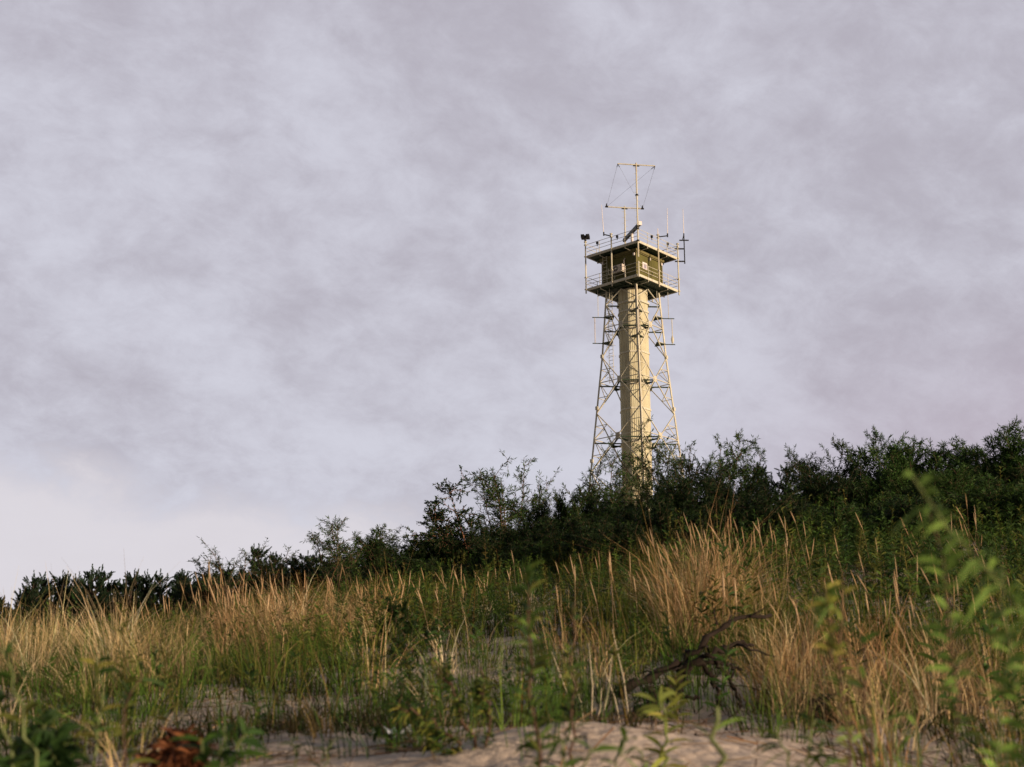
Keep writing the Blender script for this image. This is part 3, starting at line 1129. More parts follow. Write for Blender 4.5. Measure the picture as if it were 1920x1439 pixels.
def make_pine(seed, h=2.2):
    r = np.random.default_rng(seed)
    o = empty('pine_tree')
    tr = MB()
    trunk = branch((0, 0, -0.1), (r.normal() * 0.04, r.normal() * 0.04, 1), h, r, 8, 0.1, 0.04)
    tr.tube(trunk, np.linspace(0.045, 0.012, len(trunk)), 7)
    shoots = [(trunk[-1] - np.array([0, 0, 0.1]), np.array([0, 0, 1.0]), 0.42)]
    nwh = int(h / 0.3)
    for w in range(nwh):
        t = 0.06 + 0.88 * w / (nwh - 1)
        f = t * (len(trunk) - 1)
        i = min(int(f), len(trunk) - 2)
        q = trunk[i] + (trunk[i + 1] - trunk[i]) * (f - i)
        m = r.integers(5, 8)
        a0 = r.uniform(0, 6.28)
        for j in range(m):
            a = a0 + 2 * math.pi * j / m + r.normal() * 0.25
            L = (1.0 - 0.80 * t) * h * 0.42 * r.uniform(0.7, 1.15)
            d = unit(np.array([math.cos(a), math.sin(a), 0.3 + 0.5 * t]))
            bp = branch(q, d, L, r, 5, 0.11, 0.08)
            tr.tube(bp, np.linspace(0.016, 0.005, len(bp)), 4, False)
            ns = max(4, int(L / 0.06))
            for s in range(ns):
                tt = 0.3 + 0.7 * s / max(1, ns - 1)
                f2 = tt * (len(bp) - 1)
                i2 = min(int(f2), len(bp) - 2)
                qq = bp[i2] + (bp[i2 + 1] - bp[i2]) * (f2 - i2)
                dd = unit(unit(bp[i2 + 1] - bp[i2]) * 0.6 + r.normal(size=3) * 0.45 + np.array([0, 0, 0.75]))
                shoots.append((qq, dd, r.uniform(0.10, 0.26)))
    tr.build('trunk', M['pinebark'], o)
    S0 = np.array([s[0] for s in shoots])
    D0 = unit(np.array([s[1] for s in shoots]))
    L0 = np.array([s[2] for s in shoots])
    per = 84
    n = len(shoots) * per
    ii = np.repeat(np.arange(len(shoots)), per)
    t = r.random(n)
    pos = S0[ii] + D0[ii] * (L0[ii] * t)[:, None]
    rad = unit(np.cross(D0[ii], r.normal(size=(n, 3))))
    ax = rad * (0.85 - 0.5 * t)[:, None] + D0[ii] * (0.6 + 0.6 * t)[:, None]
    Ln = r.uniform(0.045, 0.075, n)
    V, q, k_ = leaves(pos, ax, Ln, np.full(n, 0.010), r)
    pal = [(0.016, 0.034, 0.020), (0.022, 0.044, 0.024), (0.028, 0.052, 0.026)]
    base = np.repeat(tints(len(shoots), pal, r, 0.2), per, 0)
    mesh_np('crown', V, q, M['needle'], o, tint=np.repeat(base, k_, 0))
    return o


pines = [make_pine(s, h) for s, h in ((101, 2.2), (102, 2.0), (103, 2.4), (104, 2.1))]
used = set()


def get_pine(k):
    k %= 4
    if k not in used:
        used.add(k)
        return pines[k]
    return copy_tree(pines[k])


G_P = 'young pines behind the dune crest'
PINES = [
    (-40, 1118, 33, 'pine tree cut off by the left edge of the view'),
    (8, 1117, 32, 'short pine at the far left, lowest of the row'),
    (34, 1106, 31, 'small pine between the lowest pine and the tall ragged one'),
    (62, 1080, 29, 'ragged pine with three stepped shoots at the left end of the row'),
    (90, 1083, 30, 'pine with a single blunt top right of the stepped one'),
    (121, 1074, 29.5, 'broad pine with a double top, behind the bleached grass'),
    (146, 1083, 31, 'pine with a low narrow tip between two broad pines'),
    (181, 1068, 29, 'tallest pine of the left row, with a sharp leader'),
    (204, 1068, 29.5, 'pine as tall as its sharp-topped neighbour but rounder'),
    (239, 1072, 29, 'slim pine with a spiky cone-shaped top at the gap'),
    (264, 1090, 30, 'low pine right of the gap in the row'),
    (285, 1076, 29.5, 'dense pine with many small upright shoots'),
    (307, 1074, 29, 'pine with a flat bristly top'),
    (330, 1077, 30, 'pine with two small points before the grass heads'),
    (356, 1074, 29, 'bushy pine just left of the thin upright willow sprig'),
    (392, 1072, 28, 'pine behind the leafy weed stalks on the crest'),
    (425, 1064, 27, 'low dark pine below the thin upright willow sprig'),
    (482, 1030, 25, 'round-topped pine standing out above the seed heads'),
    (520, 1040, 26, 'pine leaning against the round-topped one'),
    (542, 1046, 26, 'narrow pine in the dip of the hedge line'),
    (567, 1040, 26, 'pine with a forked tip left of the airy willow'),
    (604, 1047, 25, 'pine under the left arm of the airy willow'),
    (655, 1046, 24, 'pine half hidden by the airy two-topped willow'),
    (690, 1020, 24, 'dark pine with stiff candles between two willows'),
    (1412, 880, 27, 'left one of three black pine tops under the umbrella willow'),
    (1436, 874, 27, 'middle one of three black pine tops right of the umbrella willow'),
    (1460, 876, 27, 'right one of three black pine tops beside the sparse drooping willow'),
]
for k, (px, py, d, lab) in enumerate(PINES):
    put(get_pine(k), px, py, d, k * 1.3, 1.0, lab, 'pine tree', G_P)

for k, px in enumerate(np.arange(0, 420, 24)):
    put(get_pine(k + 1), px + 6 * (k % 3), np.interp(px, [0, 50, 120, 240, 262, 300, 420], [1124, 1102, 1092, 1092, 1100, 1090, 1082]) + 5 * (k % 2), 32.5, k * 2.1 + 0.5, 1.15,
        'one of the low pines closing the gaps at the back of the left pine row', 'pine tree', 'low back-row pines')

# ------------------------------------------------------------------ grass
DROWS = np.array([4.5, 5.5, 6.5, 7.5, 9, 11, 13, 16, 19, 22, 25])
PX0, PXS = -240.0, 120.0
TAN = ["222222122000000011222", "122221111000000011223", "222222211111111112333", "222221111111111233444", "777643211112221233444",
       "888876544211022222222", "888866543211011222222", "888875333211111111111", "888875322111111111111", "888765321111111111111", "666655321111111111111"]
GRN = ["543334322233321335677", "653333322333321345677", "998887655555432345677", "889999985444544556667", "677789992113764555555",
       "445677775335665555555", "333466666666655555555", "222355666666666666666", "222345666666666666666", "222334555555555555555", "222233344444444444444"]
WED = ["111111111111111111111", "111111111122110111222", "111111112344210112222", "111111122211311222222", "111112344002522334444",
       "011113468325733456666", "111234689999866789999", "112345699999988889999", "112345799999999999999", "112345789999999999999", "111234678888888888888"]


def dens(tab, px, d):
    T = np.array([[int(c) for c in row] for row in tab], float)
    fx = np.clip((px - PX0) / PXS, 0, T.shape[1] - 1.001)
    fd = np.interp(d, DROWS, np.arange(len(DROWS)))
    fd = np.clip(fd, 0, T.shape[0] - 1.001)
    i, j = fx.astype(int), fd.astype(int)
    a, b = fx - i, fd - j
    return ((T[j, i] * (1 - a) + T[j, i + 1] * a) * (1 - b) + (T[j + 1, i] * (1 - a) + T[j + 1, i + 1] * a) * b) / 9.0


def scatter(tab, per_m2, seed, d0=4.0, d1=25.0, patch=0.8):
    """clump centres drawn from a density table, broken up by world-space patches"""
    r = np.random.default_rng(seed)
    area = 0.5 * 0.92 * (d1 * d1 - d0 * d0)
    n = int(area * per_m2)
    d = np.sqrt(r.uniform(d0 * d0, d1 * d1, n))
    px = r.uniform(PX0 - 60, 2220, n)
    x = (px - 960) / 2804.0 * d
    p = dens(tab, px, d)
    nz = vnoise(x * 1.1, d * 0.8, seed) + 0.6 * vnoise(x * 2.7, d * 2.0, seed + 7)
    p = p * np.clip(1 + patch * 2.2 * nz, 0.05, 2.0)
    # bare sand round the dead branch
    p = np.where(((px - 1295) / 150) ** 2 + ((d - 6.75) / 0.75) ** 2 < 1, p * 0.3, p)
    k = r.random(n) < p
    return x[k], d[k], px[k], r


def clumps(soup, x, y, r, nb, h, spread, lean, width, pal, tip=None, wind=-0.12, jit=0.32, K=5, hj=0.25, seedfrac=0.0, heads=None):
    """nb blades per clump"""
    n = len(x)
    if n == 0:
        return
    ii = np.repeat(np.arange(n), nb)
    m = len(ii)
    hc = 0.92 * h * (1 + 0.25 * r.normal(size=n)).clip(0.45, 1.5)
    ccol = tints(n, pal, r, jit * 0.6)
    off = r.normal(size=(m, 2)) * spread
    aim = r.uniform(0, 2 * math.pi, n)
    bx, by = x[ii] + off[:, 0], y[ii] + off[:, 1]
    base = np.stack([bx, by, H(bx, by) - 0.015], 1)
    hh = (hc[ii] * (1 + hj * r.normal(size=m))).clip(0.08, 2)
    az = np.arctan2(off[:, 1], off[:, 0]) + r.normal(size=m) * 0.8
    ln = np.abs(r.normal(size=m)) * lean
    wind = wind + 0.16 * np.cos(aim)[ii]
    dx, dy = np.cos(az) * ln + wind, np.sin(az) * ln + 0.16 * np.sin(aim)[ii]
    az, ln = np.arctan2(dy, dx), np.hypot(dx, dy)
    tc = ccol[ii] * (1 + jit * r.normal(size=(m, 1))).clip(0.3, 2)
    tc = np.clip(tc, 0.005, 0.8)
    tp = None if tip is None else np.clip(tc * np.array(tip), 0, 0.85)
    V, q, C, tips, d = ribbons(base, hh, az, ln, np.full(m, width) * r.uniform(0.6, 1.3, m), tc, r, K, tp)
    soup.add(V, q, C)


def seedheads(soup, x, y, r, h, pal, wind=-0.10, size=(0.11, 0.19), rad=0.0040):
    """flowering stalks: a thin stem and a spindle-shaped ear"""
    n = len(x)
    base = np.stack([x, y, H(x, y)], 1)
    hh = 0.93 * h * (1 + 0.16 * r.normal(size=n)).clip(0.6, 1.4)
    ax_ = np.stack([wind + 0.16 * r.normal(size=n), 0.14 * r.normal(size=n), np.ones(n)], 1)
    ax_ = unit(ax_)
    bend = np.stack([wind * 0.9 + 0.10 * r.normal(size=n), 0.08 * r.normal(size=n), np.zeros(n)], 1)
    col = tints(n, pal, r, 0.12)
    top = base + ax_ * hh[:, None]
    eax = unit(ax_ + bend)
    L = r.uniform(*size, n)
    s1 = unit(np.cross(eax, r.normal(size=(n, 3))))
    s2 = np.cross(eax, s1)
    # stem: two crossed thin quads
    for s in (s1, s2):
        w = 0.0016
        V = np.stack([base + s * w, base - s * w, top - s * w * 0.7, top + s * w * 0.7], 1).reshape(-1, 3)
        soup.add(V, np.arange(n * 4).reshape(n, 4), np.repeat(col * 0.75, 4, 0))
    rows = []
    for t, w in ((0, 0.25), (0.18, 0.85), (0.5, 1.0), (0.8, 0.65), (1.0, 0.05)):
        c = top + eax * (L * t)[:, None]
        for k in range(4):
            a = k * math.pi / 2
            rows.append(c + (s1 * math.cos(a) + s2 * math.sin(a)) * rad * w)
    V = np.stack(rows, 1).reshape(-1, 3)
    b0 = np.arange(n)[:, None] * 20
    q = np.concatenate([b0 + np.array([[4 * i + k, 4 * i + (k + 1) % 4, 4 * i + 4 + (k + 1) % 4, 4 * i + 4 + k]]) for i in range(4) for k in range(4)], 0)
    soup.add(V, q, np.repeat(col, 20, 0))


PT = [(0.52, 0.425, 0.25), (0.44, 0.35, 0.19), (0.62, 0.52, 0.34), (0.32, 0.25, 0.125), (0.15, 0.17, 0.055)]
PTO = [(0.40, 0.265, 0.14), (0.48, 0.33, 0.185), (0.28, 0.175, 0.09), (0.24, 0.18, 0.07)]
PG = [(0.050, 0.110, 0.018), (0.040, 0.090, 0.016), (0.075, 0.130, 0.024), (0.12, 0.145, 0.032), (0.028, 0.072, 0.016)]
PHEAD = [(0.54, 0.40, 0.235), (0.47, 0.33, 0.18), (0.60, 0.46, 0.29)]

tan = Soup()
x, y, px, r = scatter(TAN, 6.5, 1, patch=1.0)
orange = (px > 430) & (px < 800) | (px > 1000)
for sel, pal, hgt, nb in ((~orange & (y > 13), PT, 0.25, 40), (~orange & (y > 8.5) & (y <= 13), PT, 0.31, 36), (~orange & (y <= 8.5), PT, 0.32, 20),
                          (orange & (y > 11), PTO + PT[:2], 0.27, 30), (orange & (y > 7) & (y <= 11), PTO + PT[:2], 0.33, 30), (orange & (y <= 7), PTO + PT[:2], 0.26, 16)):
    clumps(tan, x[sel], y[sel], r, nb, hgt, 0.06, 0.75, 0.0044, pal, tip=(1.12, 1.1, 1.05), wind=-0.14)
# the big tussocks that stand out, tall and full of ears
for (cx, cd, n, sx, sd, h) in ((545, 12.4, 44, 75, 0.6, 0.37), (435, 12.2, 18, 26, 0.4, 0.38), (660, 12.6, 22, 50, 0.5, 0.34), (1285, 10.9, 17, 26, 0.4, 0.54), (1345, 11.1, 22, 34, 0.4, 0.58), (1425, 11.4, 10, 26, 0.4, 0.46), (1600, 8.4, 9, 60, 0.4, 0.36), (1480, 8.3, 8, 40, 0.4, 0.34), (300, 9.4, 22, 90, 0.5, 0.40), (100, 10.5, 36, 100, 0.8, 0.42), (1085, 8.4, 3, 30, 0.4, 0.34), (1720, 7.3, 8, 70, 0.35, 0.32), (1870, 7.0, 6, 60, 0.4, 0.32), (1590, 7.0, 6, 45, 0.3, 0.30), (1480, 7.4, 5, 30, 0.3, 0.30), (1800, 5.6, 4, 90, 0.4, 0.26), (60, 14.0, 40, 130, 1.6, 0.32)):
    pxx = cx + r.normal(size=n) * sx
    dd = cd + r.normal(size=n) * sd
    pal = PTO + PT[:3] if cx > 400 else PT
    clumps(tan, (pxx - 960) / 2804 * dd, dd, r, 44, h * 1.08, 0.055, 0.72, 0.0044, pal, tip=(1.15, 1.1, 1.0), wind=-0.18 if cx < 1200 else -0.02)
for (cx, cd, n, sx, sd, h) in ((520, 12.3, 46, 75, 0.5, 0.44), (432, 12.2, 24, 24, 0.3, 0.46), (760, 13.5, 26, 90, 1.2, 0.36), (900, 15.0, 26, 110, 1.0, 0.34), (1290, 11.0, 22, 34, 0.4, 0.68), (1370, 11.2, 30, 45, 0.4, 0.74), (1480, 12, 18, 60, 0.7, 0.66), (1640, 13, 16, 120, 0.8, 0.55), (1850, 13, 12, 80, 1.0, 0.6), (140, 17, 46, 160, 2.5, 0.30), (320, 14, 12, 90, 1.5, 0.34), (1650, 8.8, 40, 150, 0.6, 0.46), (1250, 9, 10, 100, 0.6, 0.5), (1090, 11, 12, 90, 1.0, 0.5)):
    pxx = cx + r.normal(size=n) * sx
    dd = cd + r.normal(size=n) * sd
    seedheads(tan, (pxx - 960) / 2804 * dd, dd, r, h, PHEAD)
o = tan.build('dry_beach_grass', M['grass'])
tag(o, 'bleached tan beach grass with pale seed ears covering the dune slope', 'grass', kind='stuff')

grn = Soup()
x, y, px, r = scatter(GRN, 9, 2, patch=0.5)
for sel, hgt, wd, nb in ((y > 11, 0.28, 0.0050, 28), ((y <= 11) & (y > 7), 0.32, 0.0038, 42), (y <= 7, 0.27, 0.0032, 26)):
    clumps(grn, x[sel], y[sel], r, nb, hgt, 0.07, 0.62, wd, PG, tip=(1.35, 1.2, 1.0))
for (cx, cd, n, sx, sd, h) in ((1320, 11.0, 22, 60, 0.5, 0.50), (1440, 11.0, 16, 50, 0.5, 0.44), (1560, 9.5, 16, 70, 0.5, 0.40), (1750, 9.0, 16, 90, 0.6, 0.40)):
    pxx = cx + r.normal(size=n) * sx
    dd = cd + r.normal(size=n) * sd
    clumps(grn, (pxx - 960) / 2804 * dd, dd, r, 36, h, 0.06, 0.6, 0.0040, PG, tip=(1.5, 1.2, 1.0))
# short thatch under the tussocks, coloured extra dark to deepen the shadows between them
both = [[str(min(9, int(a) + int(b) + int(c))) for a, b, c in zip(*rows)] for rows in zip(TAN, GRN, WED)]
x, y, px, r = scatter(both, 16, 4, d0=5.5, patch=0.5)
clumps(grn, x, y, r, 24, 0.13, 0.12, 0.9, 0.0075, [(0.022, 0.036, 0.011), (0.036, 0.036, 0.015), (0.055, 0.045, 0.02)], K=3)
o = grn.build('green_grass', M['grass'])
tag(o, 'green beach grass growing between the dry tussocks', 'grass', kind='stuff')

# ---- leafy weeds on the slope
PW = [(0.044, 0.094, 0.018), (0.034, 0.076, 0.018), (0.066, 0.115, 0.022), (0.026, 0.060, 0.016), (0.10, 0.120, 0.028)]


def weedfield(x, y, r, h, nl, leaf, pal, soup):
    n = len(x)
    base = np.stack([x, y, H(x, y)], 1)
    hh = h * (1 + 0.28 * r.normal(size=n)).clip(0.4, 1.7)
    top = base + np.stack([0.16 * r.normal(size=n) * hh, 0.16 * r.normal(size=n) * hh, hh], 1)
    col = tints(n, pal, r, 0.18)
    yaw = r.uniform(0, math.pi, n)
    s = np.stack([np.cos(yaw), np.sin(yaw), np.zeros(n)], 1) * 0.003
    V = np.stack([base + s, base - s, top - s * 0.4, top + s * 0.4], 1).reshape(-1, 3)
    soup.add(V, np.arange(n * 4).reshape(n, 4), np.repeat(col * np.array([1.5, 0.95, 1.0]), 4, 0))
    ii = np.repeat(np.arange(n), nl)
    m = len(ii)
    t = 0.12 + 0.88 * r.random(m) ** 0.8
    pos = base[ii] + (top - base)[ii] * t[:, None]
    a = r.uniform(0, 2 * math.pi, m)
    up = 0.35 + 0.9 * t + 0.25 * r.normal(size=m)
    ax_ = np.stack([np.cos(a), np.sin(a), up], 1)
    L = r.uniform(leaf[0], leaf[1], m) * (1.15 - 0.45 * t)
    V, q, k_ = leaves(pos, ax_, L, L * 0.17, r, 3, 0.35)
    c = np.clip(col[ii] * (1 + 0.22 * r.normal(size=(m, 1))), 0.01, 0.5)
    soup.add(V, q, np.repeat(c, k_, 0))


wd_ = Soup()
x, y, px, r = scatter(WED, 24, 3, d0=5.0, patch=0.6)
right = px > 1250
weedfield(x[right], y[right], r, 0.50, 30, (0.06, 0.12), PW, wd_)
weedfield(x[~right], y[~right], r, 0.34, 34, (0.04, 0.08), PW + [(0.10, 0.095, 0.03)], wd_)
o = wd_.build('leafy_weeds', M['weed'])
tag(o, 'dark green leafy weeds covering the slope below the bushes', 'weeds', kind='stuff')

# ---- twigs, roots and straw lying on the sand
tw = Soup()
r = np.random.default_rng(77)
n = 2600
d = r.uniform(4.2, 11, n)
px = r.uniform(-100, 2020, n)
x = (px - 960) / 2804 * d
az = r.uniform(0, 2 * math.pi, n)
L = r.uniform(0.06, 0.28, n)
x2, y2 = x + np.cos(az) * L, d + np.sin(az) * L
p0 = np.stack([x, d, H(x, d) + 0.006], 1)
p1 = np.stack([x2, y2, H(x2, y2) + r.uniform(0.004, 0.05, n)], 1)
s = unit(np.cross(p1 - p0, np.array([0, 0, 1.0]) + 0.4 * r.normal(size=(n, 3)))) * r.uniform(0.0012, 0.003, n)[:, None]
V = np.stack([p0 + s, p0 - s, p1 - s, p1 + s], 1).reshape(-1, 3)
tw.add(V, np.arange(n * 4).reshape(n, 4), np.repeat(tints(n, [(0.16, 0.10, 0.06), (0.30, 0.21, 0.12), (0.08, 0.055, 0.04)], r), 4, 0))
o = tw.build('twig_litter', M['grass'])
tag(o, 'thin dry twigs, roots and straw strewn over the sand', 'twigs', kind='stuff')

# ------------------------------------------------------------------ individual foreground things


def poly_px(pts, d, dd=0.0):
    return np.array([at(px, py, d + dd * i) for i, (px, py) in enumerate(pts)])


def resample(P, n):
    seg = np.r_[0, np.cumsum(np.linalg.norm(np.diff(P, axis=0), axis=1))]
    t = np.linspace(0, seg[-1], n)
    return np.stack([np.interp(t, seg, P[:, k]) for k in range(3)], 1)


def ground_root(P):
    """prolong a stem down to the sand"""
    p = P[0].copy()
    g_ = float(H(p[0], p[1])) - 0.03
    if p[2] > g_ + 0.02:
        q = p.copy()
        q[2] = g_
        q[0] -= (P[1][0] - p[0]) * 0.2
        return np.vstack([q[None], P])
    return P


def shoot(name, stems, d, label, cat='plant', leaf=(0.05, 0.085), lw=0.18, nl=40, rad=0.004, pal=PW, stemmat='greenstem', t0=0.1, seed=0, up=0.5, droop=0.4, group=None, side=0):
    r = np.random.default_rng(seed + 900)
    first = ground_root(poly_px(stems[0], d))
    org = first[0]
    o = empty(name, org)
    st, fo = MB(), Soup()
    for k, s in enumerate(stems):
        P = poly_px(s, d)
        if k == 0 or s[0][1] > 1430:
            P = ground_root(P)
        P = resample(P, 14)
        P[1:-1] += r.normal(size=(12, 3)) * rad * 1.3
        st.tube(P - org, np.linspace(rad, rad * 0.4, len(P)), 6, False)
        runs = [(P, nl, t0)]
        for _ in range(side):
            i = r.integers(4, 12)
            q = branch(P[i], unit(P[i + 1] - P[i]) + r.normal(size=3) * 0.5, 0.2 * np.linalg.norm(P[-1] - P[0]), r, 5, 0.1, 0.12)
            st.tube(q - org, np.linspace(rad * 0.5, rad * 0.25, len(q)), 5, False)
            runs.append((q, nl // 3, 0.1))
        for Pp, n, tt in runs:
            t = tt + (1 - tt) * r.random(n)
            f = t * (len(Pp) - 1)
            i = np.clip(f.astype(int), 0, len(Pp) - 2)
            w = (f - i)[:, None]
            pos = Pp[i] * (1 - w) + Pp[i + 1] * w
            ax_ = unit(Pp[i + 1] - Pp[i])
            rd_ = unit(np.cross(ax_, r.normal(size=(n, 3))))
            L = r.uniform(leaf[0], leaf[1], n)
            V, q, k_ = leaves(pos - org, rd_ + ax_ * (up + 0.4 * r.random((n, 1))), L, L * lw, r, 3, droop)
            fo.add(V, q, np.repeat(tints(n, pal, r, 0.2), k_, 0))
    st.build('stem', M[stemmat], o)
    fo.build('foliage', M['weed'], o)
    tag(o, label, cat, group)
    return o


PY = [(0.17, 0.20, 0.04), (0.13, 0.17, 0.04), (0.22, 0.22, 0.05)]
PB_ = [(0.11, 0.20, 0.040), (0.14, 0.24, 0.050), (0.085, 0.155, 0.035)]
PD = [(0.022, 0.052, 0.016), (0.030, 0.066, 0.018)]
GF = 'blurred plants close to the camera'
shoot('willow_shoot', [[(1795, 1445), (1788, 1300), (1778, 1150), (1768, 1060), (1755, 1000), (1742, 962)]], 2.3,
      'tall blurred willow shoot with upright brown stem near the right edge', leaf=(0.038, 0.064), lw=0.2, nl=90, rad=0.003, pal=PB_, stemmat='stem', seed=1, group=GF, t0=0.35)
shoot('willow_shoot', [[(1985, 1300), (1925, 1170), (1870, 1085), (1810, 1010), (1770, 975), (1735, 940), (1705, 885)]], 2.0,
      'blurred green willow branch arching up to the left from the right edge', leaf=(0.042, 0.070), lw=0.2, nl=110, rad=0.0035, pal=PB_, seed=2, group=GF, droop=0.8, t0=0.2)
shoot('willow_shoot', [[(1870, 1460), (1885, 1320), (1893, 1180), (1882, 1060)], [(1925, 1445), (1915, 1330), (1900, 1250)]], 2.4,
      'leafy blurred willow shoot at the right edge under the arching branch', leaf=(0.038, 0.064), lw=0.2, nl=90, rad=0.003, pal=PB_, seed=3, group=GF)
shoot('tall_weed', [[(1006, 1470), (1000, 1360), (996, 1250), (990, 1150), (984, 1065)]], 3.2,
      'tall blurred weed with a dark brown stem right of the sand lip', leaf=(0.043, 0.079), lw=0.14, nl=130, rad=0.006, pal=PB_ + PW, stemmat='stem', seed=4, group=GF, t0=0.25)
shoot('tall_weed', [[(1082, 1470), (1074, 1360), (1070, 1240), (1076, 1130)]], 3.6,
      'thin blurred weed growing right of the one with the dark brown stem', leaf=(0.043, 0.072), lw=0.14, nl=51, rad=0.0045, pal=PW, stemmat='stem', seed=5, group=GF, t0=0.2)
shoot('leafy_weed', [[(1252, 1465), (1246, 1390), (1238, 1330), (1236, 1308)]], 4.0,
      'yellow-green weed with broad leaves standing before the dead branch', leaf=(0.065, 0.108), lw=0.14, nl=44, rad=0.006, pal=PY, seed=6, group=GF, t0=0.0, up=0.7)
shoot('thick_stalk', [[(1349, 1465), (1346, 1390), (1344, 1326)]], 3.0,
      'pale green thick stalk on the bare sand right of the dead branch', leaf=(0.058, 0.101), lw=0.09, nl=13, rad=0.011, pal=PB_, seed=7, group=GF, up=1.2)
shoot('willow_shoot', [[(1592, 1465), (1582, 1350), (1574, 1240), (1572, 1160), (1580, 1085)], [(1575, 1260), (1555, 1180), (1548, 1095)]], 2.7,
      'blurred shoot with yellowish tips, forked, in front of the orange grass', leaf=(0.032, 0.054), nl=57, rad=0.004, pal=PY + PB_, stemmat='stem', seed=8, group=GF, t0=0.15)
shoot('willow_shoot', [[(1632, 1465), (1626, 1360), (1620, 1260), (1612, 1190)]], 2.9,
      'blurred straight weed between the forked shoot and the tall willow shoot', leaf=(0.036, 0.061), nl=44, rad=0.0045, pal=PW, stemmat='stem', seed=9, group=GF)
shoot('leafy_weed', [[(62, 1465), (45, 1350), (20, 1270), (2, 1215)], [(20, 1460), (10, 1380), (-10, 1300)]], 3.0,
      'leafy weed bending left at the left edge of the view', leaf=(0.043, 0.079), nl=61, rad=0.005, pal=PW, seed=10, group=GF)
shoot('leafy_weed', [[(95, 1465), (85, 1400), (80, 1345)], [(70, 1465), (60, 1410), (50, 1370)], [(110, 1465), (112, 1410), (105, 1370)]], 3.2,
      'dark bushy weed low in the left corner', leaf=(0.043, 0.079), nl=119, rad=0.005, pal=PD, seed=11, group=GF, side=3)
shoot('leafy_weed', [[(172, 1465), (186, 1360), (188, 1280), (182, 1235)]], 3.4,
      'narrow yellow-green weed between the dark corner weed and the rusty plant', leaf=(0.043, 0.079), nl=51, rad=0.0045, pal=PY + PW, seed=12, group=GF)
shoot('tall_weed', [[(222, 1465), (232, 1370), (245, 1300), (268, 1245)]], 3.3,
      'weed with a curved dark stem just left of the rusty plant', leaf=(0.050, 0.094), lw=0.13, nl=47, rad=0.0045, pal=PW, stemmat='stem', seed=13, group=GF)
shoot('leafy_weed', [[(398, 1470), (408, 1410), (420, 1362)], [(425, 1470), (440, 1410), (462, 1376)], [(380, 1470), (382, 1420), (378, 1386)]], 3.0,
      'dark green broad-leaved weed right of the rusty plant', leaf=(0.050, 0.086), lw=0.22, nl=51, rad=0.005, pal=PD + PW[:2], seed=14, group=GF)
shoot('low_shrub', [[(905, 1460), (880, 1370), (850, 1300), (815, 1240)], [(880, 1440), (850, 1390), (790, 1345), (735, 1320)], [(920, 1440), (915, 1360), (905, 1290), (900, 1250)], [(890, 1440), (840, 1410), (800, 1395)]], 4.6,
      'low yellowish shrub with slanting brown branches left of the sand lip', leaf=(0.018, 0.040), lw=0.16, nl=162, rad=0.006, pal=PY + PW + PD, stemmat='stem', seed=15, side=5, group=GF)
shoot('low_shrub', [[(800, 1470), (770, 1390), (752, 1330), (745, 1270)], [(770, 1470), (740, 1400), (700, 1350)], [(815, 1470), (812, 1400), (800, 1330)]], 5.2,
      'dark green feathery shrub at the sand edge beside the yellowish shrub', leaf=(0.014, 0.030), lw=0.16, nl=219, rad=0.005, pal=PD + PW[:2], stemmat='stem', seed=16, side=6, group=GF)
shoot('low_shrub', [[(760, 1228), (735, 1195), (705, 1165)], [(775, 1228), (770, 1180), (758, 1130)], [(790, 1228), (805, 1190), (815, 1165)], [(745, 1228), (700, 1205), (665, 1195)], [(768, 1228), (745, 1170), (725, 1120)]], 10.0,
      'dark rounded shrub above the upper sand patch', leaf=(0.012, 0.026), lw=0.16, nl=897, rad=0.006, pal=PD, stemmat='stem', seed=17, side=10)
shoot('leafy_weed', [[(1060, 1470), (1052, 1420), (1040, 1385)], [(1085, 1470), (1095, 1430), (1108, 1400)]], 2.9,
      'low weed with broad pointed leaves on the sand lip', leaf=(0.050, 0.086), lw=0.20, nl=27, rad=0.005, pal=PB_, seed=18, group=GF)
shoot('leafy_weed', [[(1150, 1470), (1160, 1420), (1178, 1380)], [(1215, 1470), (1205, 1430), (1190, 1400)]], 3.3,
      'low bright weed in front of the dead branch', leaf=(0.043, 0.079), lw=0.18, nl=23, rad=0.004, pal=PB_ + PW, seed=19, group=GF)
shoot('leafy_weed', [[(1480, 1470), (1470, 1410), (1455, 1360)], [(1510, 1470), (1515, 1400), (1530, 1350)], [(1545, 1470), (1550, 1430), (1540, 1390)]], 3.4,
      'spreading green weed at the bottom, right of the pale stalk', leaf=(0.050, 0.094), lw=0.11, nl=37, rad=0.004, pal=PW, seed=20, group=GF)
shoot('leafy_weed', [[(1720, 1470), (1715, 1400), (1700, 1330)], [(1690, 1470), (1680, 1410), (1665, 1370)]], 3.0,
      'green weed at the bottom between the brown-stemmed shoots', leaf=(0.043, 0.079), lw=0.13, nl=37, rad=0.004, pal=PW + PB_, seed=21, group=GF)
shoot('leafy_weed', [[(560, 1470), (552, 1420), (545, 1380)], [(600, 1470), (612, 1420), (628, 1385)]], 3.6,
      'small weed on the open sand at the bottom, left of the litter', leaf=(0.036, 0.065), lw=0.13, nl=27, rad=0.0035, pal=PW, seed=22, group=GF)

# rusty withered plant
o = shoot('withered_plant', [[(330, 1470), (322, 1410), (328, 1372)], [(345, 1470), (365, 1420), (385, 1395)], [(310, 1470), (290, 1430), (268, 1410)], [(335, 1470), (350, 1420), (352, 1380)], [(350, 1475), (380, 1440), (398, 1428)]], 3.7,
          'withered rust-red plant lying on the sand in the left foreground', leaf=(0.036, 0.065), lw=0.18, nl=119, rad=0.005, pal=[(0.14, 0.058, 0.028), (0.10, 0.040, 0.022), (0.055, 0.028, 0.018), (0.19, 0.080, 0.036)], stemmat='stem', seed=30, side=5)

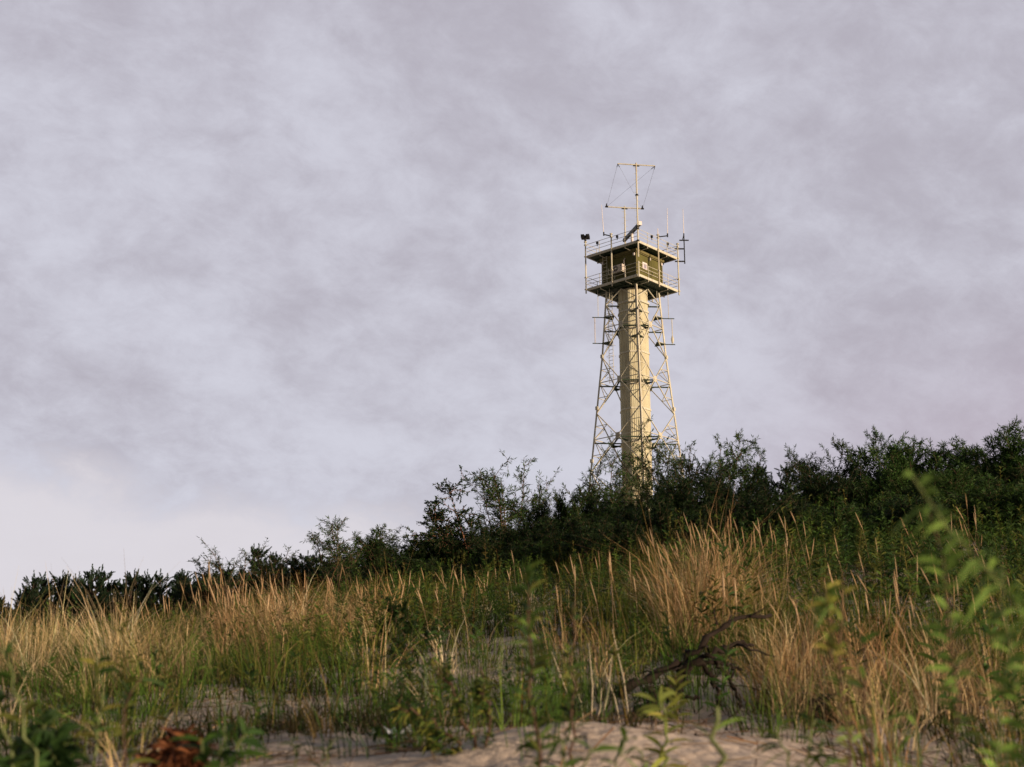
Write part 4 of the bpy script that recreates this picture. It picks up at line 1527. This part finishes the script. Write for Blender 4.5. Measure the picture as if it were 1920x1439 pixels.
# bleached reed clump
org = at(1110, 1335, 7.0)
org[2] = float(H(org[0], org[1]))
o = empty('broken_reeds', org)
tag(o, 'clump of bleached broken reed stalks left of the dead branch', 'reeds')
for (a, c) in (((1108, 1345), (1104, 1206)), ((1080, 1340), (1034, 1222)), ((1122, 1335), (1148, 1225)), ((1164, 1322), (1132, 1252)), ((1180, 1290), (1148, 1180)), ((1096, 1345), (1072, 1262)), ((1112, 1345), (1128, 1290))):
    b = MB()
    A, B = at(*a, 6.9), at(*c, 6.9)
    A[2] = min(A[2], float(H(A[0], A[1])) - 0.01)
    b.tube(np.array([A, (A + B) / 2 + [0.012, 0.01, 0], B]) - org, [0.0045, 0.004, 0.002], 6)
    b.build('stalk', M['reed'], o)

# dead branch on the sand
bd = 7.3
org = at(1240, 1320, bd)
org[2] = float(H(org[0], org[1]))
o = empty('dead_branch', org)
tag(o, 'black weathered dead branch lying forked on the sand', 'branch')


def limb(pts, r0, r1, name='limb', d=bd, mat='drift', n=22):
    P = resample(np.array([at(px, py, d + dz) for px, py, dz in pts]), n)
    rr = np.random.default_rng(int(pts[0][0]))
    P[1:-1] += rr.normal(size=(n - 2, 3)) * r0 * 0.4
    rad = 0.95 * np.linspace(r0, r1, n) * (1 + 0.18 * rr.normal(size=n)).clip(0.6, 1.5)
    return MB().tube(P - org, rad, 8).build(name, M[mat], o, smooth=True)


limb([(1160, 1304, 0), (1200, 1276, .05), (1258, 1256, .1), (1290, 1240, .1), (1322, 1200, .05), (1350, 1172, .1), (1400, 1158, .2), (1446, 1154, .3)], 0.026, 0.008)
limb([(1270, 1256, .1), (1300, 1243, .05), (1330, 1226, 0), (1382, 1207, .1), (1413, 1211, .15)], 0.018, 0.008)
limb([(1300, 1244, .1), (1345, 1243, .1), (1392, 1256, .15)], 0.014, 0.007)
limb([(1322, 1246, .1), (1345, 1290, .1), (1352, 1330, 0)], 0.016, 0.008)
limb([(1162, 1368, -.1), (1180, 1348, -.1), (1212, 1326, -.05), (1262, 1284, .1), (1290, 1250, .1)], 0.030, 0.016)
limb([(1296, 1246, .1), (1275, 1290, .15), (1262, 1316, .1)], 0.020, 0.010)
limb([(1340, 1240, .1), (1372, 1280, .1), (1388, 1330, 0)], 0.014, 0.006)
limb([(1210, 1290, .05), (1250, 1310, .05), (1312, 1308, 0)], 0.016, 0.008)
limb([(1188, 1372, -.4), (1220, 1366, -.4), (1248, 1370, -.35)], 0.020, 0.012)
rt = np.random.default_rng(8)
for (sx_, sy_) in ((1205, 1275), (1235, 1265), (1262, 1256), (1300, 1242), (1330, 1226), (1350, 1240), (1380, 1208), (1225, 1318), (1250, 1298), (1345, 1285), (1370, 1275), (1290, 1280), (1365, 1168), (1180, 1345)):
    ex_, ey_ = sx_ + rt.normal() * 48, sy_ + rt.uniform(-28, 44)
    limb([(sx_, sy_, .1), ((sx_ + ex_) / 2 + rt.normal() * 6, (sy_ + ey_) / 2 - 6, .1 + rt.normal() * .08), (ex_, ey_, .1 + rt.normal() * .15)], rt.uniform(.004, .009), .002, 'twig', n=9)
limb([(1345, 1172, .1), (1338, 1150, .1), (1342, 1138, .1)], 0.006, 0.003)
limb([(1400, 1158, .2), (1425, 1146, .2), (1434, 1140, .2)], 0.006, 0.003)

org = at(1575, 1320, 6.9)
org[2] = float(H(org[0], org[1]))
o = empty('fallen_twig', org)
tag(o, 'dark crooked fallen twig half hidden in the right grass', 'twig')
limb([(1508, 1322, 0), (1548, 1308, 0), (1600, 1303, .05), (1646, 1312, .1)], 0.012, 0.006, 'stick', 6.9)
limb([(1560, 1306, 0), (1530, 1330, -.05), (1500, 1342, -.1)], 0.009, 0.005, 'stick', 6.9)

# dark chips of bark on the sand, one by one
for (px, py, d, s, lab) in ((1308, 1384, 5.75, 0.012, 'largest dark bark chip on the bare sand'), (1322, 1351, 6.4, 0.006, 'small dark chip above the largest bark chip'), (1362, 1397, 5.5, 0.007, 'dark chip right of the pale thick stalk'), (1283, 1362, 6.2, 0.008, 'brown chip left of the small dark chip'), (1092, 1378, 5.9, 0.010, 'dark chip on the sand beside the thin weed')):
    p = at(px, py, d)
    for _ in range(12):                          # slide along the sight line to the sand
        e = float(H(p[0], p[1])) - p[2]
        d = d - e / (0.16)*0.3
        d = min(max(d, 4.3), 8.5)
        p = at(px, py, d)
    rr = np.random.default_rng(int(px))
    th = np.linspace(0, 2 * math.pi, 8)[:-1]
    ring = [(s * math.cos(a) * rr.uniform(0.6, 1.4), s * math.sin(a) * rr.uniform(0.6, 1.3)) for a in th]
    vs = [(x, y, -0.4 * s) for x, y in ring] + [(x * 0.8, y * 0.8, s * rr.uniform(0.3, 1.0)) for x, y in ring]
    n = 7
    c = MB().add(vs, [(k, (k + 1) % n, n + (k + 1) % n, n + k) for k in range(n)] + [tuple(range(n, 2 * n))]).build('bark_chip', M['stone'])
    c.location = (p[0], p[1], float(H(p[0], p[1])))
    tag(c, lab, 'bark chip', 'bark chips on the sand')

# scrap of pale litter
p = at(733, 1414, 5.6)
rr = np.random.default_rng(4)
gxs, gys = np.meshgrid(np.linspace(-0.07, 0.07, 8), np.linspace(-0.05, 0.05, 6))
zz = 0.02 + 0.018 * np.sin(gxs * 60 + 1) * np.cos(gys * 70) + 0.008 * rr.normal(size=gxs.shape)
V = np.stack([gxs, gys, zz], -1).reshape(-1, 3)
ix = np.arange(48).reshape(6, 8)
q = np.stack([ix[:-1, :-1], ix[:-1, 1:], ix[1:, 1:], ix[1:, :-1]], -1).reshape(-1, 4)
o = mesh_np('litter_scrap', V, q, M['litter'], smooth=True)
sol = o.modifiers.new('thick', 'SOLIDIFY')
sol.thickness = 0.003
o.location = (p[0], p[1], float(H(p[0], p[1])))
tag(o, 'crumpled pale blue scrap of litter on the sand', 'litter')

# ------------------------------------------------------------------ light and sky
SUN_EL = R(6.5)
SUN_PHI = R(52)                                   # from -Y towards +X
sd = np.array([math.sin(SUN_PHI) * math.cos(SUN_EL), -math.cos(SUN_PHI) * math.cos(SUN_EL), math.sin(SUN_EL)])
sl = bpy.data.lights.new('sun', 'SUN')
sl.energy = 5.0
sl.angle = R(3.0)
sl.color = (1.0, 0.72, 0.50)
so = bpy.data.objects.new('sun', sl)
COL.objects.link(so)
from mathutils import Vector
so.rotation_euler = Vector(-sd).to_track_quat('-Z', 'Y').to_euler()

w = bpy.data.worlds.new('World')
SC.world = w
w.use_nodes = True
nt = w.node_tree
bg = nt.nodes['Background']
bg.inputs['Strength'].default_value = 0.1


def mth(op, a=None, b=None, c=None, clamp=False):
    n = N(nt, 'ShaderNodeMath', operation=op, use_clamp=clamp)
    for i, v in enumerate((a, b, c)):
        if v is None:
            continue
        if isinstance(v, (int, float)):
            n.inputs[i].default_value = v
        else:
            nt.links.new(v, n.inputs[i])
    return n.outputs[0]


def mixc(f, a, b):
    n = N(nt, 'ShaderNodeMixRGB')
    for i, v in enumerate((f, a, b)):
        if isinstance(v, (int, float)):
            n.inputs[i].default_value = v
        elif isinstance(v, tuple):
            n.inputs[i].default_value = (*v, 1)
        else:
            nt.links.new(v, n.inputs[i])
    return n.outputs[0]


def noise(vec, scale, detail, rough, dist=0.0):
    n = N(nt, 'ShaderNodeTexNoise')
    n.inputs['Scale'].default_value = scale
    n.inputs['Detail'].default_value = detail
    n.inputs['Roughness'].default_value = rough
    n.inputs['Distortion'].default_value = dist
    nt.links.new(vec, n.inputs['Vector'])
    return n.outputs['Fac']


def smooth(v, a, b, lo=0.0, hi=1.0):
    n = N(nt, 'ShaderNodeMapRange', interpolation_type='SMOOTHSTEP')
    nt.links.new(v, n.inputs['Value'])
    n.inputs['From Min'].default_value = a
    n.inputs['From Max'].default_value = b
    n.inputs['To Min'].default_value = lo
    n.inputs['To Max'].default_value = hi
    return n.outputs[0]


sky = N(nt, 'ShaderNodeTexSky', sky_type='NISHITA')
sky.sun_disc = False
sky.sun_elevation = SUN_EL
sky.sun_rotation = math.atan2(sd[0], sd[1])
tc = N(nt, 'ShaderNodeTexCoord')
sep = N(nt, 'ShaderNodeSeparateXYZ')
nt.links.new(tc.outputs['Generated'], sep.inputs[0])
dx, dy, dz = sep.outputs
den = mth('ADD', mth('MAXIMUM', dz, 0.0), 0.50)
u_ = mth('DIVIDE', dx, den)
v_ = mth('DIVIDE', dy, den)
# turn the cloud layer so that its streaks run diagonally
ca_, sa_ = math.cos(R(28)), math.sin(R(28))
pu = mth('ADD', mth('MULTIPLY', u_, ca_), mth('MULTIPLY', v_, sa_))
pv = mth('SUBTRACT', mth('MULTIPLY', v_, ca_), mth('MULTIPLY', u_, sa_))
cmb = N(nt, 'ShaderNodeCombineXYZ')
nt.links.new(mth('MULTIPLY', pu, 2.3), cmb.inputs[0])
nt.links.new(mth('MULTIPLY', pv, 2.5), cmb.inputs[1])
cmb.inputs[2].default_value = 3.7
big = noise(cmb.outputs[0], 0.9, 3, 0.5, 0.3)
mid = noise(cmb.outputs[0], 2.8, 9, 0.62, 0.25)
fin = noise(cmb.outputs[0], 9.0, 9, 0.66, 0.3)
cl = mth('ADD', mth('ADD', mth('MULTIPLY', big, 0.62), mth('MULTIPLY', mid, 0.74)), mth('MULTIPLY', fin, 0.54))
cl = smooth(cl, 0.70, 1.20)
az_ = mth('DIVIDE', dx, mth('MAXIMUM', dy, 0.05))          # -0.35 left edge .. +0.35 right edge
cloud = mixc(cl, (0.378, 0.358, 0.413), (0.528, 0.526, 0.598))
# warmer, pinker cloud base low on the right
pink = mth('MULTIPLY', smooth(az_, 0.0, 0.38), smooth(dz, 0.36, 0.12))
cloud = mixc(mth('MULTIPLY', pink, 0.95), cloud, (0.395, 0.325, 0.390))
# bright break under the cloud edge low on the left
edge = mth('ADD', dz, mth('MULTIPLY', mth('ADD', mid, -0.5), 0.10))
edge = mth('ADD', edge, mth('MULTIPLY', mth('ADD', fin, -0.5), 0.035))
edge = mth('ADD', edge, mth('MULTIPLY', az_, 0.10))
gap = mth('MULTIPLY', smooth(edge, 0.192, 0.156), smooth(az_, 0.03, -0.10))
cloud = mixc(mth('MULTIPLY', gap, 0.9), cloud, (0.600, 0.570, 0.608))
# unseen sky overhead and behind the camera, dimmed to cut ambient and deepen shade
thick = mth('MULTIPLY', smooth(dy, -0.3, 0.62, 0.20, 1.0), smooth(dz, 0.50, 0.9, 1.0, 0.36))
out = N(nt, 'ShaderNodeMixRGB', blend_type='MULTIPLY')
out.inputs[0].default_value = 1.0
nt.links.new(cloud, out.inputs[1])
nt.links.new(mth('MULTIPLY', thick, 10.0), out.inputs[2])
fin_c = mixc(0.97, sky.outputs[0], out.outputs[0])
nt.links.new(fin_c, bg.inputs['Color'])

SC.view_settings.view_transform = 'Standard'
SC.view_settings.look = 'None'
SC.view_settings.exposure = 0.3
SC.view_settings.gamma = 1.0
SC.cycles.max_bounces = 6
SC.cycles.diffuse_bounces = 3
SC.cycles.transmission_bounces = 3
SC.cycles.use_denoising = True
